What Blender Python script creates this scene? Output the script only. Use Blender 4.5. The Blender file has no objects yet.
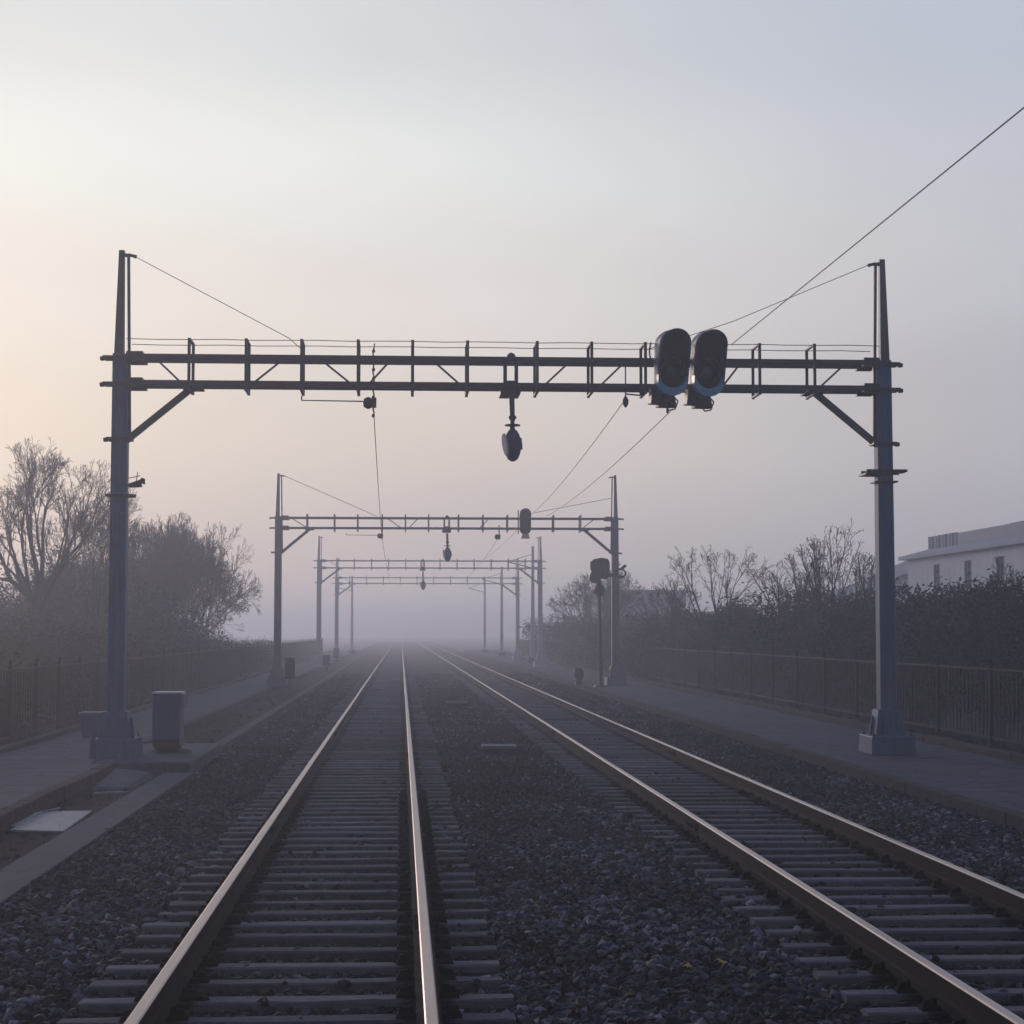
import bpy, math, random
import numpy as np
from mathutils import Vector, Matrix
random.seed(7); rng = np.random.default_rng(11)
scene = bpy.context.scene
COL = scene.collection
R = math.radians

# ------------------------------------------------------------------ camera
F = 1860.0; CAMH = 1.95
PH = math.atan(120 / F); TH = math.atan(111 / F * math.cos(PH))
rv = Vector((math.cos(TH), -math.sin(TH), 0))
fv = Vector((math.sin(TH) * math.cos(PH), math.cos(TH) * math.cos(PH), math.sin(PH)))
uv = rv.cross(fv)
cam_d = bpy.data.cameras.new('camera'); cam = bpy.data.objects.new('camera', cam_d); COL.objects.link(cam)
cam_d.sensor_width = 36; cam_d.lens = F / 1024 * 36; cam_d.clip_start = 0.1; cam_d.clip_end = 5000
cam.matrix_world = Matrix(((rv.x, uv.x, -fv.x, 0), (rv.y, uv.y, -fv.y, 0), (rv.z, uv.z, -fv.z, CAMH), (0, 0, 0, 1)))
scene.camera = cam

# ------------------------------------------------------------------ sky, sun, exposure
SUN_EL = R(9); SUN_AZ = R(-19); VEIL_AZ = R(-21)                      # azimuth from the track direction, negative = left
w = bpy.data.worlds.new('World'); scene.world = w; w.use_nodes = True
nt = w.node_tree; nt.nodes.clear()
def N(t, **k):
    n = nt.nodes.new(t)
    for a, b in k.items(): setattr(n, a, b)
    return n
out = N('ShaderNodeOutputWorld'); bg = N('ShaderNodeBackground'); bg.inputs[1].default_value = 1.0
sky = N('ShaderNodeTexSky', sky_type='NISHITA', sun_disc=False, sun_elevation=SUN_EL, sun_rotation=SUN_AZ)
sky.air_density = 1.0; sky.dust_density = 2.0; sky.ozone_density = 1.5
skm = N('ShaderNodeVectorMath', operation='SCALE'); skm.inputs['Scale'].default_value = 0.055
nt.links.new(sky.outputs[0], skm.inputs[0])
tc = N('ShaderNodeTexCoord'); sep = N('ShaderNodeSeparateXYZ'); nt.links.new(tc.outputs['Generated'], sep.inputs[0])
def ramp(stops):
    r = N('ShaderNodeValToRGB'); cr = r.color_ramp; cr.interpolation = 'EASE'
    while len(cr.elements) < len(stops): cr.elements.new(0.5)
    for e, (p, c) in zip(cr.elements, stops): e.position = p; e.color = (*c, 1)
    return r
# thin high cloud veil: colour by elevation, warm towards the sunrise, cool away from it
WARM = [(0.0, (.60, 0.58, 0.62)), (0.045, (0.58, 0.54, 0.58)), (0.11, (0.73, 0.665, 0.63)), (0.18, (0.80, 0.755, 0.74)), (0.25, (0.88, 0.90, 0.89)), (0.31, (0.75, 0.77, 0.79)), (0.6, (0.52, 0.62, 0.90)), (1.0, (0.07, 0.11, 0.25))]
COOL = [(0.0, (0.50, 0.49, 0.56)), (0.06, (0.48, 0.47, 0.54)), (0.12, (0.54, 0.53, 0.59)), (0.20, (0.64, 0.64, 0.69)), (0.31, (0.57, 0.61, 0.71)), (0.6, (0.20, 0.28, 0.50)), (1.0, (0.07, 0.11, 0.26))]
rw = ramp(WARM); rc = ramp(COOL)
for q in (rw, rc): nt.links.new(sep.outputs[2], q.inputs[0])
sdir = Vector((math.sin(VEIL_AZ), math.cos(VEIL_AZ), 0))
dt = N('ShaderNodeVectorMath', operation='DOT_PRODUCT'); dt.inputs[1].default_value = sdir
nt.links.new(tc.outputs['Generated'], dt.inputs[0])
mr = N('ShaderNodeMapRange'); mr.interpolation_type = 'SMOOTHSTEP'
mr.inputs['From Min'].default_value = 0.73; mr.inputs['From Max'].default_value = 0.93
nt.links.new(dt.outputs['Value'], mr.inputs['Value'])
mx = N('ShaderNodeMix', data_type='RGBA'); nt.links.new(mr.outputs[0], mx.inputs[0])
nt.links.new(rc.outputs[0], mx.inputs[6]); nt.links.new(rw.outputs[0], mx.inputs[7])
# soft uneven cloud
cn = N('ShaderNodeTexNoise'); cn.inputs['Scale'].default_value = 3.0; cn.inputs['Detail'].default_value = 3
mp = N('ShaderNodeMapping'); mp.inputs['Scale'].default_value = (1, 1, 3.0)
nt.links.new(tc.outputs['Generated'], mp.inputs[0]); nt.links.new(mp.outputs[0], cn.inputs[0])
cr2 = N('ShaderNodeMapRange'); cr2.inputs['From Min'].default_value = 0.3; cr2.inputs['From Max'].default_value = 0.7
cr2.inputs['To Min'].default_value = 0.96; cr2.inputs['To Max'].default_value = 1.05
nt.links.new(cn.outputs[0], cr2.inputs['Value'])
ml = N('ShaderNodeVectorMath', operation='SCALE'); nt.links.new(mx.outputs[2], ml.inputs[0]); nt.links.new(cr2.outputs[0], ml.inputs['Scale'])
bk = N('ShaderNodeMapRange'); bk.interpolation_type = 'SMOOTHSTEP'; bk.inputs['From Min'].default_value = -0.4; bk.inputs['From Max'].default_value = 0.6
bk.inputs['To Min'].default_value = 0.42; bk.inputs['To Max'].default_value = 1.0; nt.links.new(dt.outputs['Value'], bk.inputs['Value'])
m2 = N('ShaderNodeVectorMath', operation='SCALE'); nt.links.new(ml.outputs[0], m2.inputs[0]); nt.links.new(bk.outputs[0], m2.inputs['Scale']); ml = m2
fm = N('ShaderNodeMix', data_type='RGBA'); fm.inputs[0].default_value = 0.12
nt.links.new(ml.outputs[0], fm.inputs[6]); nt.links.new(skm.outputs[0], fm.inputs[7])
nt.links.new(fm.outputs[2], bg.inputs[0]); nt.links.new(bg.outputs[0], out.inputs[0])

sd = bpy.data.lights.new('sun', 'SUN'); so = bpy.data.objects.new('sun', sd); COL.objects.link(so)
sd.energy = 0.5; sd.angle = R(12); sd.color = (1.0, 0.84, 0.76)
sv = Vector((math.sin(SUN_AZ) * math.cos(SUN_EL), math.cos(SUN_AZ) * math.cos(SUN_EL), math.sin(SUN_EL)))
so.rotation_euler = sv.to_track_quat('Z', 'Y').to_euler()

vs = scene.view_settings; vs.view_transform = 'Standard'; vs.look = 'None'; vs.exposure = 0; vs.gamma = 1; vs.use_curve_mapping = False
cy = scene.cycles
cy.use_denoising = True; cy.max_bounces = 6; cy.diffuse_bounces = 3; cy.glossy_bounces = 3; cy.volume_bounces = 2
cy.transparent_max_bounces = 8; cy.sample_clamp_indirect = 4

# ------------------------------------------------------------------ mesh helpers
class MB:
    def __init__(s): s.v = []; s.f = []; s.sm = []; s.u = []
    def add(s, vs, fs, smooth=False):
        o = len(s.v); s.v += [tuple(x) for x in vs]; s.f += [tuple(i + o for i in f) for f in fs]; s.sm += [smooth] * len(fs); return s
    def box(s, x0, x1, y0, y1, z0, z1, tx=0, ty=0):
        v = [(x0, y0, z0), (x1, y0, z0), (x1, y1, z0), (x0, y1, z0), (x0 + tx, y0 + ty, z1), (x1 - tx, y0 + ty, z1), (x1 - tx, y1 - ty, z1), (x0 + tx, y1 - ty, z1)]
        return s.add(v, [(3, 2, 1, 0), (4, 5, 6, 7), (0, 1, 5, 4), (1, 2, 6, 5), (2, 3, 7, 6), (3, 0, 4, 7)])
    def tube(s, p0, p1, r0, r1=None, n=8, smooth=True, caps=True):
        r1 = r0 if r1 is None else r1
        p0 = Vector(p0); p1 = Vector(p1); d = (p1 - p0).normalized()
        a = d.cross(Vector((0, 0, 1)) if abs(d.z) < .9 else Vector((1, 0, 0))).normalized(); b = d.cross(a)
        v = []
        for p, r in ((p0, r0), (p1, r1)):
            for i in range(n):
                t = 2 * math.pi * i / n; v.append(p + a * math.cos(t) * r + b * math.sin(t) * r)
        s.add(v, [(i, (i + 1) % n, n + (i + 1) % n, n + i) for i in range(n)], smooth)
        if caps: s.add(v[:n], [tuple(range(n))[::-1]]); s.add(v[n:], [tuple(range(n))])
        return s
    def bar(s, p0, p1, w, h=None, w1=None, h1=None, up=(0, 0, 1)):
        h = h or w; w1 = w1 or w; h1 = h1 or h
        p0 = Vector(p0); p1 = Vector(p1); d = (p1 - p0).normalized(); up = Vector(up)
        if abs(d.dot(up)) > .95: up = Vector((0, 1, 0))
        a = d.cross(up).normalized(); b = a.cross(d)
        v = [p + a * x * ww / 2 + b * y * hh / 2 for p, ww, hh in ((p0, w, h), (p1, w1, h1)) for x, y in ((-1, -1), (1, -1), (1, 1), (-1, 1))]
        return s.add(v, [(3, 2, 1, 0), (4, 5, 6, 7), (0, 1, 5, 4), (1, 2, 6, 5), (2, 3, 7, 6), (3, 0, 4, 7)])
    def path(s, pts, r, n=5):
        for a, b in zip(pts, pts[1:]): s.tube(a, b, r, r, n, True, False)
        return s
    def lathe(s, c, prof, n=20, axis='z', sx=1, sy=1):
        c = Vector(c); v = []
        for r, h in prof:
            for i in range(n):
                t = 2 * math.pi * i / n; a, b = math.cos(t) * r * sx, math.sin(t) * r * sy
                v.append(c + (Vector((a, b, h)) if axis == 'z' else Vector((a, h, b))))
        m = len(prof); fl = [(j * n + i, j * n + (i + 1) % n, (j + 1) * n + (i + 1) % n, (j + 1) * n + i) for j in range(m - 1) for i in range(n)]
        s.add(v, fl, True); s.add(v[:n], [tuple(range(n))[::-1]]); s.add(v[-n:], [tuple(range(n))]); return s
    def prism(s, outline, y0, y1, sc1=1.0, cz=0, cx=0):      # outline in x,z extruded along y
        n = len(outline); v = [(x, y0, z) for x, z in outline] + [(cx + (x - cx) * sc1, y1, cz + (z - cz) * sc1) for x, z in outline]
        s.add(v, [(i, (i + 1) % n, n + (i + 1) % n, n + i) for i in range(n)], n > 10)
        s.add(v[:n], [tuple(range(n))]); s.add(v[n:], [tuple(range(n))[::-1]]); return s
    def xf(s, M): s.v = [tuple(M @ Vector(p)) for p in s.v]; return s
    def build(s, name, mat, parent=None, bevel=0, loc=None):
        me = bpy.data.meshes.new(name); me.from_pydata(s.v, [], s.f); me.materials.append(mat)
        me.polygons.foreach_set('use_smooth', s.sm); me.update()
        import bmesh
        bm = bmesh.new(); bm.from_mesh(me); bmesh.ops.recalc_face_normals(bm, faces=bm.faces); bm.to_mesh(me); bm.free()
        o = bpy.data.objects.new(name, me); COL.objects.link(o); o.parent = parent
        if loc is not None: o.location = loc
        if bevel:
            b = o.modifiers.new('bevel', 'BEVEL'); b.width = bevel; b.segments = 2; b.limit_method = 'ANGLE'
        return o
def tag(o, label=None, cat=None, group=None, kind=None):
    if label: o['label'] = label
    if cat: o['category'] = cat
    if group: o['group'] = group
    if kind: o['kind'] = kind
    return o
def empty(name, loc, label, cat, group=None, rz=0):
    o = bpy.data.objects.new(name, None); COL.objects.link(o); o.location = loc; o.rotation_euler.z = rz; o.empty_display_size = .3
    return tag(o, label, cat, group)
def npmesh(name, V, Fc, mat, parent=None, attr=None, smooth=False):
    me = bpy.data.meshes.new(name); k = Fc.shape[1]
    me.vertices.add(len(V)); me.vertices.foreach_set('co', V.astype(np.float32).ravel())
    me.loops.add(Fc.size); me.loops.foreach_set('vertex_index', Fc.astype(np.int32).ravel())
    me.polygons.add(len(Fc)); me.polygons.foreach_set('loop_start', np.arange(0, Fc.size, k, dtype=np.int32))
    me.polygons.foreach_set('use_smooth', np.full(len(Fc), smooth))
    if attr is not None:
        a = me.attributes.new('tone', 'FLOAT', 'POINT'); a.data.foreach_set('value', attr.astype(np.float32))
    me.materials.append(mat); me.update(calc_edges=True)
    o = bpy.data.objects.new(name, me); COL.objects.link(o); o.parent = parent
    return o

# ------------------------------------------------------------------ materials
def mat(name, base, rough=.6, metal=0, noise=None, bump=None, spec=.5, attr=False, stops=None):
    """noise=(scale, amount, colour2); bump=(scale, strength)"""
    m = bpy.data.materials.new(name); m.use_nodes = True; t = m.node_tree; b = t.nodes['Principled BSDF']
    b.inputs['Base Color'].default_value = (*base, 1); b.inputs['Roughness'].default_value = rough; b.inputs['Metallic'].default_value = metal
    b.inputs['Specular IOR Level'].default_value = spec
    geo = t.nodes.new('ShaderNodeNewGeometry')
    if noise:
        src = None
        for k, (sc, amt, c2) in enumerate(noise):
            n = t.nodes.new('ShaderNodeTexNoise'); n.inputs['Detail'].default_value = 6; n.inputs['Roughness'].default_value = .65
            if isinstance(sc, tuple):
                mpn = t.nodes.new('ShaderNodeMapping'); mpn.inputs['Scale'].default_value = sc; t.links.new(geo.outputs['Position'], mpn.inputs[0]); t.links.new(mpn.outputs[0], n.inputs[0]); n.inputs['Scale'].default_value = 1
            else: n.inputs['Scale'].default_value = sc; t.links.new(geo.outputs['Position'], n.inputs[0])
            r = t.nodes.new('ShaderNodeMapRange'); r.inputs['From Min'].default_value = .42; r.inputs['From Max'].default_value = .66; r.inputs['To Max'].default_value = amt
            t.links.new(n.outputs[0], r.inputs['Value'])
            x = t.nodes.new('ShaderNodeMix'); x.data_type = 'RGBA'; t.links.new(r.outputs[0], x.inputs[0])
            if src is None: x.inputs[6].default_value = (*base, 1)
            else: t.links.new(src, x.inputs[6])
            x.inputs[7].default_value = (*c2, 1); src = x.outputs[2]
        t.links.new(src, b.inputs['Base Color'])
    if attr:
        a = t.nodes.new('ShaderNodeAttribute'); a.attribute_name = 'tone'
        cr = t.nodes.new('ShaderNodeValToRGB'); e = cr.color_ramp
        while len(e.elements) < len(stops): e.elements.new(.5)
        for q, (p, c) in zip(e.elements, stops): q.position = p; q.color = (*c, 1)
        t.links.new(a.outputs['Fac'], cr.inputs[0]); t.links.new(cr.outputs[0], b.inputs['Base Color'])
    if bump:
        prev = None
        for sc, st in bump:
            n = t.nodes.new('ShaderNodeTexNoise'); n.inputs['Scale'].default_value = sc; n.inputs['Detail'].default_value = 8; t.links.new(geo.outputs['Position'], n.inputs[0])
            bp = t.nodes.new('ShaderNodeBump'); bp.inputs['Strength'].default_value = st; bp.inputs['Distance'].default_value = .02
            t.links.new(n.outputs[0], bp.inputs['Height'])
            if prev: t.links.new(prev.outputs[0], bp.inputs['Normal'])
            prev = bp
        t.links.new(prev.outputs[0], b.inputs['Normal'])
    return m
M = {}
M['blue'] = mat('blue_paint', (.030, .125, .31), .55, 0, [(2.5, .7, (.018, .055, .13)), ((13, 13, .8), .6, (.065, .16, .31)), (30, .4, (.045, .045, .055)), ((24, 24, 1.6), .5, (.085, .048, .034))], [(40, .2)])
M['steel'] = mat('grey_steel', (.060, .065, .085), .5, .2, [(4, .6, (.045, .042, .05)), (25, .4, (.09, .075, .07))], [(60, .15)])
M['steel_far'] = mat('mist_tinted_steel', (.17, .18, .23), .5, .1, [(3, .5, (.12, .12, .15))])  # distance mist put into the colour: lighter than the near steel
M['dark'] = mat('dark_metal', (.016, .018, .026), .45, .1, [(12, .5, (.028, .026, .03))])
M['black'] = mat('black_interior', (.003, .003, .005), .9, spec=.05)
M['sig'] = mat('signal_shell', (.030, .050, .12), .5, 0, [(9, .6, (.02, .03, .07)), (40, .3, (.08, .08, .10))], [(50, .1)])
M['chin'] = mat('signal_chin', (.20, .42, .68), .35, 0, [(14, .5, (.09, .22, .38))])
M['glass'] = mat('dark_lens', (.006, .02, .025), .12, 0, spec=.5)
M['white'] = mat('pale_lens', (.62, .58, .58), .3)
M['rail_side'] = mat('rusty_rail', (.020, .012, .012), .85, 0, [(6, .6, (.012, .008, .009)), (45, .5, (.040, .022, .018))], [(80, .3)], spec=.12)
M['rail_top'] = mat('worn_rail_head', (.36, .29, .275), .34, 1.0, [((30, .6, 30), .6, (.26, .20, .19)), (1.5, .4, (.44, .38, .37))])
M['sleeper'] = mat('weathered_sleeper', (.165, .150, .168), .85, 0, [((3, 40, 10), .7, (.085, .074, .084)), (1.3, .6, (.115, .102, .120)), (14, .4, (.23, .21, .22))], [(35, .5)], spec=.2)
def per_object(m):      # every sleeper weathers a little differently
    t = m.node_tree; b = t.nodes['Principled BSDF']; src = b.inputs['Base Color'].links[0].from_socket
    oi = t.nodes.new('ShaderNodeObjectInfo'); q = t.nodes.new('ShaderNodeMapRange'); q.inputs['To Min'].default_value = .62; q.inputs['To Max'].default_value = 1.3; t.links.new(oi.outputs['Random'], q.inputs['Value'])
    v = t.nodes.new('ShaderNodeVectorMath'); v.operation = 'SCALE'; t.links.new(src, v.inputs[0]); t.links.new(q.outputs[0], v.inputs['Scale']); t.links.new(v.outputs[0], b.inputs['Base Color'])
per_object(M['sleeper'])
def rail_shade(m, lo, hi, col):      # rail shadow painted as a dark band on the sleepers beside each rail
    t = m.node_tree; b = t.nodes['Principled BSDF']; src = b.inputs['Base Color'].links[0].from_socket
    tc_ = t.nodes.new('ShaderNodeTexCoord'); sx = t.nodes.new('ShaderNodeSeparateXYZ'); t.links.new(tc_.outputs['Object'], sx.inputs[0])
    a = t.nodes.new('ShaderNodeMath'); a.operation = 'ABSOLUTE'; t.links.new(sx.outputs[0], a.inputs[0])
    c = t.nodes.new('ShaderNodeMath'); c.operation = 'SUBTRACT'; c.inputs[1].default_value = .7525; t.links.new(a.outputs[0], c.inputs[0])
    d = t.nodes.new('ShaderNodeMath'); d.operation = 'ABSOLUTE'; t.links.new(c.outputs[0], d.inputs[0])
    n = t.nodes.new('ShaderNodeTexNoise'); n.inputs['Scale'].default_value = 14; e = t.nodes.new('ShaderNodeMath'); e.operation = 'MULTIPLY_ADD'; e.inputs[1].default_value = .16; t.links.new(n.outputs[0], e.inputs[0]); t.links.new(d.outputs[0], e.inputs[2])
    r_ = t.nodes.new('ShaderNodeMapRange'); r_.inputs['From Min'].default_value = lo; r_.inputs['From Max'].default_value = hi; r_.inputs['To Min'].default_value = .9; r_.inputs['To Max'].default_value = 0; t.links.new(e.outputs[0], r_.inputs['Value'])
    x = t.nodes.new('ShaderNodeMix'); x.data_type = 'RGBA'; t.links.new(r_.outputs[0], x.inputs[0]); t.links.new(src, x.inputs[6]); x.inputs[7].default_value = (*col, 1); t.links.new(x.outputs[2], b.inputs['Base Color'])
rail_shade(M['sleeper'], .20, .27, (.014, .010, .011))
M['clip'] = mat('rail_clip', (.008, .006, .007), .9, 0, spec=.1)
M['stone'] = mat('ballast_stone', (.05, .05, .05), .7, 0, attr=True, spec=.25, bump=[(90, .4)],
    stops=[(0, (.005, .003, .004)), (.30, (.020, .011, .010)), (.50, (.020, .018, .026)), (.70, (.060, .054, .076)), (.92, (.16, .155, .205)), (1, (.34, .34, .38))])
M['bed'] = mat('ballast_bed', (.010, .008, .011), .95, 0, [(38, .9, (.030, .029, .038)), (18, .7, (.004, .0035, .004)), (1.0, .35, (.018, .015, .018))], [(30, 1.0), (12, .8)], spec=.1)
M['asphalt'] = mat('worn_asphalt', (.062, .066, .105), .8, 0, [((.9, .25, 1), .9, (.040, .041, .064)), ((1.2, 9, 1), .7, (.090, .094, .135)), (60, .5, (.03, .03, .042)), ((7, .5, 1), .5, (.028, .025, .032)), ((.5, 4, 1), .6, (.105, .110, .155))], [(45, .6), (5, .4)], spec=.2)
M['kerb'] = mat('kerb_stone', (.055, .046, .050), .9, 0, [(7, .7, (.028, .023, .026)), (40, .5, (.085, .075, .075))], [(30, .8), (6, .6)], spec=.15)
M['strip'] = mat('concrete_strip', (.060, .068, .105), .8, 0, [(1.6, .9, (.035, .038, .058)), (35, .5, (.03, .03, .04)), ((9, 1, 1), .5, (.08, .09, .13))], [(40, .5), (7, .4)], spec=.2)
M['concrete'] = mat('concrete', (.085, .092, .125), .85, 0, [(5, .8, (.045, .046, .062)), (30, .4, (.11, .115, .14))], [(35, .5), (7, .5)], spec=.2)
M['dirt'] = mat('dark_dirt', (.016, .014, .019), .95, 0, [(30, .8, (.035, .032, .042)), (3, .6, (.009, .008, .010)), (9, .5, (.026, .022, .024))], [(30, 1.0), (8, .8)], spec=.1)
M['ground'] = mat('frosty_grass', (.040, .046, .048), .95, 0, [(2, .7, (.025, .030, .028)), (14, .5, (.075, .08, .09))], [(20, .8)])
M['panel'] = mat('pale_panel', (.24, .26, .31), .6, 0, [((2, 14, 2), .5, (.17, .18, .22)), (9, .5, (.10, .10, .12))])
M['cab'] = mat('navy_cabinet', (.030, .050, .20), .38, 0, [(3, .5, (.022, .036, .12)), (30, .3, (.05, .06, .12))])
M['cabside'] = mat('grey_cabinet_side', (.15, .155, .20), .5, 0, [(6, .5, (.09, .09, .12))])
M['cabtop'] = mat('pale_cabinet_top', (.60, .60, .62), .5, 0, [(12, .5, (.40, .40, .42))])
M['lid'] = mat('cover_lid', (.17, .17, .20), .7, 0, [(12, .5, (.10, .10, .12))])
M['fence'] = mat('fence_paint', (.009, .010, .016), .7, 0, [(20, .5, (.016, .016, .024))], spec=.15)
M['wall'] = mat('rendered_wall', (.74, .72, .75), .9, 0, [(.6, .5, (.60, .58, .62)), ((3, 3, .4), .5, (.50, .49, .53))])
M['roof'] = mat('pale_roof', (.42, .43, .50), .8, 0, [(1, .5, (.34, .35, .41))])
M['plantroom'] = mat('grey_cladding', (.22, .24, .29), .7)
M['win'] = mat('window_glass', (.05, .055, .07), 1.0, spec=0)
M['frame'] = mat('window_frame', (.36, .35, .38), .6)
M['bark'] = mat('bark', (.034, .028, .032), .9, 0, [(8, .6, (.055, .048, .052))], spec=.1)
M['twig'] = mat('twig', (.070, .052, .056), .9, spec=.1)
M['leaf'] = mat('evergreen_leaf', (.028, .038, .030), .75, 0, attr=True, spec=.15, stops=[(0, (.008, .013, .014)), (.5, (.036, .050, .056)), (1, (.10, .125, .13))])
M['brown'] = mat('dry_leaf', (.05, .035, .03), .8, 0, attr=True, spec=.1, stops=[(0, (.008, .006, .009)), (1, (.030, .024, .030))])
M['yleaf'] = mat('yellow_leaf', (.60, .42, .06), .7)
M['steel_pale'] = mat('mist_paled_steel', (.60, .61, .65), .6, 0)  # paler still, so the far mist fade is painted into the steel
M['wire'] = mat('wire', (.06, .055, .06), .5, .3)
M['red'] = mat('red_plastic', (.30, .03, .03), .5)
M['insul'] = mat('insulator', (.05, .035, .035), .3)

def cracks(m, scale, width, amt, col=(.018, .017, .022)):
    t = m.node_tree; b = t.nodes['Principled BSDF']; src = b.inputs['Base Color'].links[0].from_socket
    g = t.nodes.new('ShaderNodeNewGeometry'); n = t.nodes.new('ShaderNodeTexNoise'); n.inputs['Scale'].default_value = 1.6; n.inputs['Detail'].default_value = 5; t.links.new(g.outputs['Position'], n.inputs[0])
    a = t.nodes.new('ShaderNodeVectorMath'); a.operation = 'MULTIPLY_ADD'; a.inputs[1].default_value = (1.1, 1.1, 1.1); t.links.new(n.outputs['Color'], a.inputs[0]); t.links.new(g.outputs['Position'], a.inputs[2])
    v = t.nodes.new('ShaderNodeTexVoronoi'); v.feature = 'DISTANCE_TO_EDGE'; v.inputs['Scale'].default_value = scale; t.links.new(a.outputs[0], v.inputs['Vector'])
    r_ = t.nodes.new('ShaderNodeMapRange'); r_.inputs['From Min'].default_value = 0; r_.inputs['From Max'].default_value = width; r_.inputs['To Min'].default_value = amt; r_.inputs['To Max'].default_value = 0; t.links.new(v.outputs['Distance'], r_.inputs['Value'])
    x = t.nodes.new('ShaderNodeMix'); x.data_type = 'RGBA'; t.links.new(r_.outputs[0], x.inputs[0]); t.links.new(src, x.inputs[6]); x.inputs[7].default_value = (*col, 1); t.links.new(x.outputs[2], b.inputs['Base Color'])
cracks(M['asphalt'], .55, .022, .85); cracks(M['strip'], .8, .02, .7); cracks(M['concrete'], 1.1, .02, .6)
# ------------------------------------------------------------------ ground, paths, kerbs
YN, YFAR = 3.0, 420.0
def ysteps(a, b):
    s = [a]
    while s[-1] < b: s.append(s[-1] + max(1.0, s[-1] * .06))
    s[-1] = b; return s
def sheet(name, prof, y0, y1, m, kind='structure'):      # prof: [(x,z)...] extruded along the line
    ys = ysteps(y0, y1); n = len(prof)
    v = [(x, y, z) for y in ys for x, z in prof]
    f = [(j * n + i, j * n + i + 1, (j + 1) * n + i + 1, (j + 1) * n + i) for j in range(len(ys) - 1) for i in range(n - 1)]
    o = MB().add(v, f).build(name, m); tag(o, kind=kind); return o
MB().add([(-500, -60, -.5), (500, -60, -.5), (500, 900, -.5), (-500, 900, -.5)], [(0, 1, 2, 3)]).build('ground', M['ground'])['kind'] = 'structure'
PROF = [(-3.30, -.23), (-3.05, -.20), (-2.4, -.20), (-1.9, -.225), (-1.3, -.232), (.1, -.232), (.75, -.225), (1.6, -.19), (2.5, -.225), (3.1, -.232), (4.6, -.232), (5.2, -.225), (5.9, -.19), (6.6, -.17)]
sheet('ballast_bed', PROF, -2, YFAR, M['bed'])
bx = np.array([p[0] for p in PROF]); bz = np.array([p[1] for p in PROF])
sheet('dirt_verge', [(-4.7, -.165), (-4.0, -.175), (-3.50, -.17), (-3.2,-.19)], -2, YFAR, M['dirt'])
# cable trough: a flat concrete strip, with a small thickness
def slab_run(name, x0, x1, z0, z1, y0, y1, m, kind='structure', bevel=.012):
    ys = [y0, y1]; b = MB().box(x0, x1, y0, y1, z0, z1); o = b.build(name, m, bevel=bevel); tag(o, kind=kind); return o
slab_run('trough_path', -3.54, -3.10, -.45, -.150, -2, 28.35, M['strip'])
slab_run('trough_path', -3.50, -3.28, -.45, -.145, 33.9, 180, M['strip'])
def kerb(x0, x1, z0, z1, y0, y1, step=1.0, w=.012):
    b = MB(); y = y0
    while y < y1 - .01:
        e = min(y + step, y1); dz = random.uniform(-.008, .006); dx = random.uniform(-.008, .008)
        b.box(x0 + dx, x1 + dx, y + w / 2, e - w / 2, z0, z1 + dz); y = e
    o = b.build('kerb', M['kerb'], bevel=.012); tag(o, kind='structure'); return o
kerb(-4.42, -4.24, -.5, .004, -2, 28.3); kerb(-4.66, -4.50, -.5, .0, 33.6, 190)
kerb(6.55, 6.73, -.5, .002, -2, 190, 1.0)
kerb(9.28, 9.52, -.3, .10, -2, 190, 1.2); kerb(-6.62, -6.42, -.3, .07, -2, 190, 1.2)
MB().box(-6.45, -4.40, -2, 28.3, -.5, -.010).box(-6.45, -4.64, 28.3, 200, -.5, -.012).build('path', M['asphalt'])['kind'] = 'structure'
MB().box(6.71, 9.30, -2, 200, -.5, -.010).build('path', M['asphalt'])['kind'] = 'structure'
MB().box(9.50, 10.6, -2, 200, -.5, .03).build('verge', M['dirt'])['kind'] = 'structure'
MB().box(-7.6, -6.60, -2, 200, -.5, .02).build('verge', M['dirt'])['kind'] = 'structure'
M['bank'] = mat('frosty_bank', (.060, .066, .088), .95, 0, [(1.2, .8, (.035, .040, .048)), ((8, 1.2, 8), .6, (.13, .14, .18))], [(20, .9), (4, .8)], spec=.1)
bank = MB(); yy_ = [18 + i * .8 for i in range(80)]
bank.v = [(x, y, z + .06 * math.sin(y * 1.3 + x) + .04 * math.sin(y * 3.1)) for y in yy_ for x, z in ((10.55, -.1), (11.0, .10), (11.5, .42), (12.1, .62), (13.0, .60))]
bank.f = [(j * 5 + i, j * 5 + i + 1, (j + 1) * 5 + i + 1, (j + 1) * 5 + i) for j in range(79) for i in range(4)]; bank.sm = [True] * len(bank.f)
bank.build('terrain', M['bank'])['kind'] = 'structure'
# low concrete pad with a masonry front that the cabinet stands on
pad = MB(); pad.box(-4.63, -3.16, 28.5, 33.4, -.5, -.012)
tag(pad.build('plinth_pad', M['concrete'], bevel=.03), 'low concrete pad under the tall navy cabinet beside the ballast', 'pad')

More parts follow.
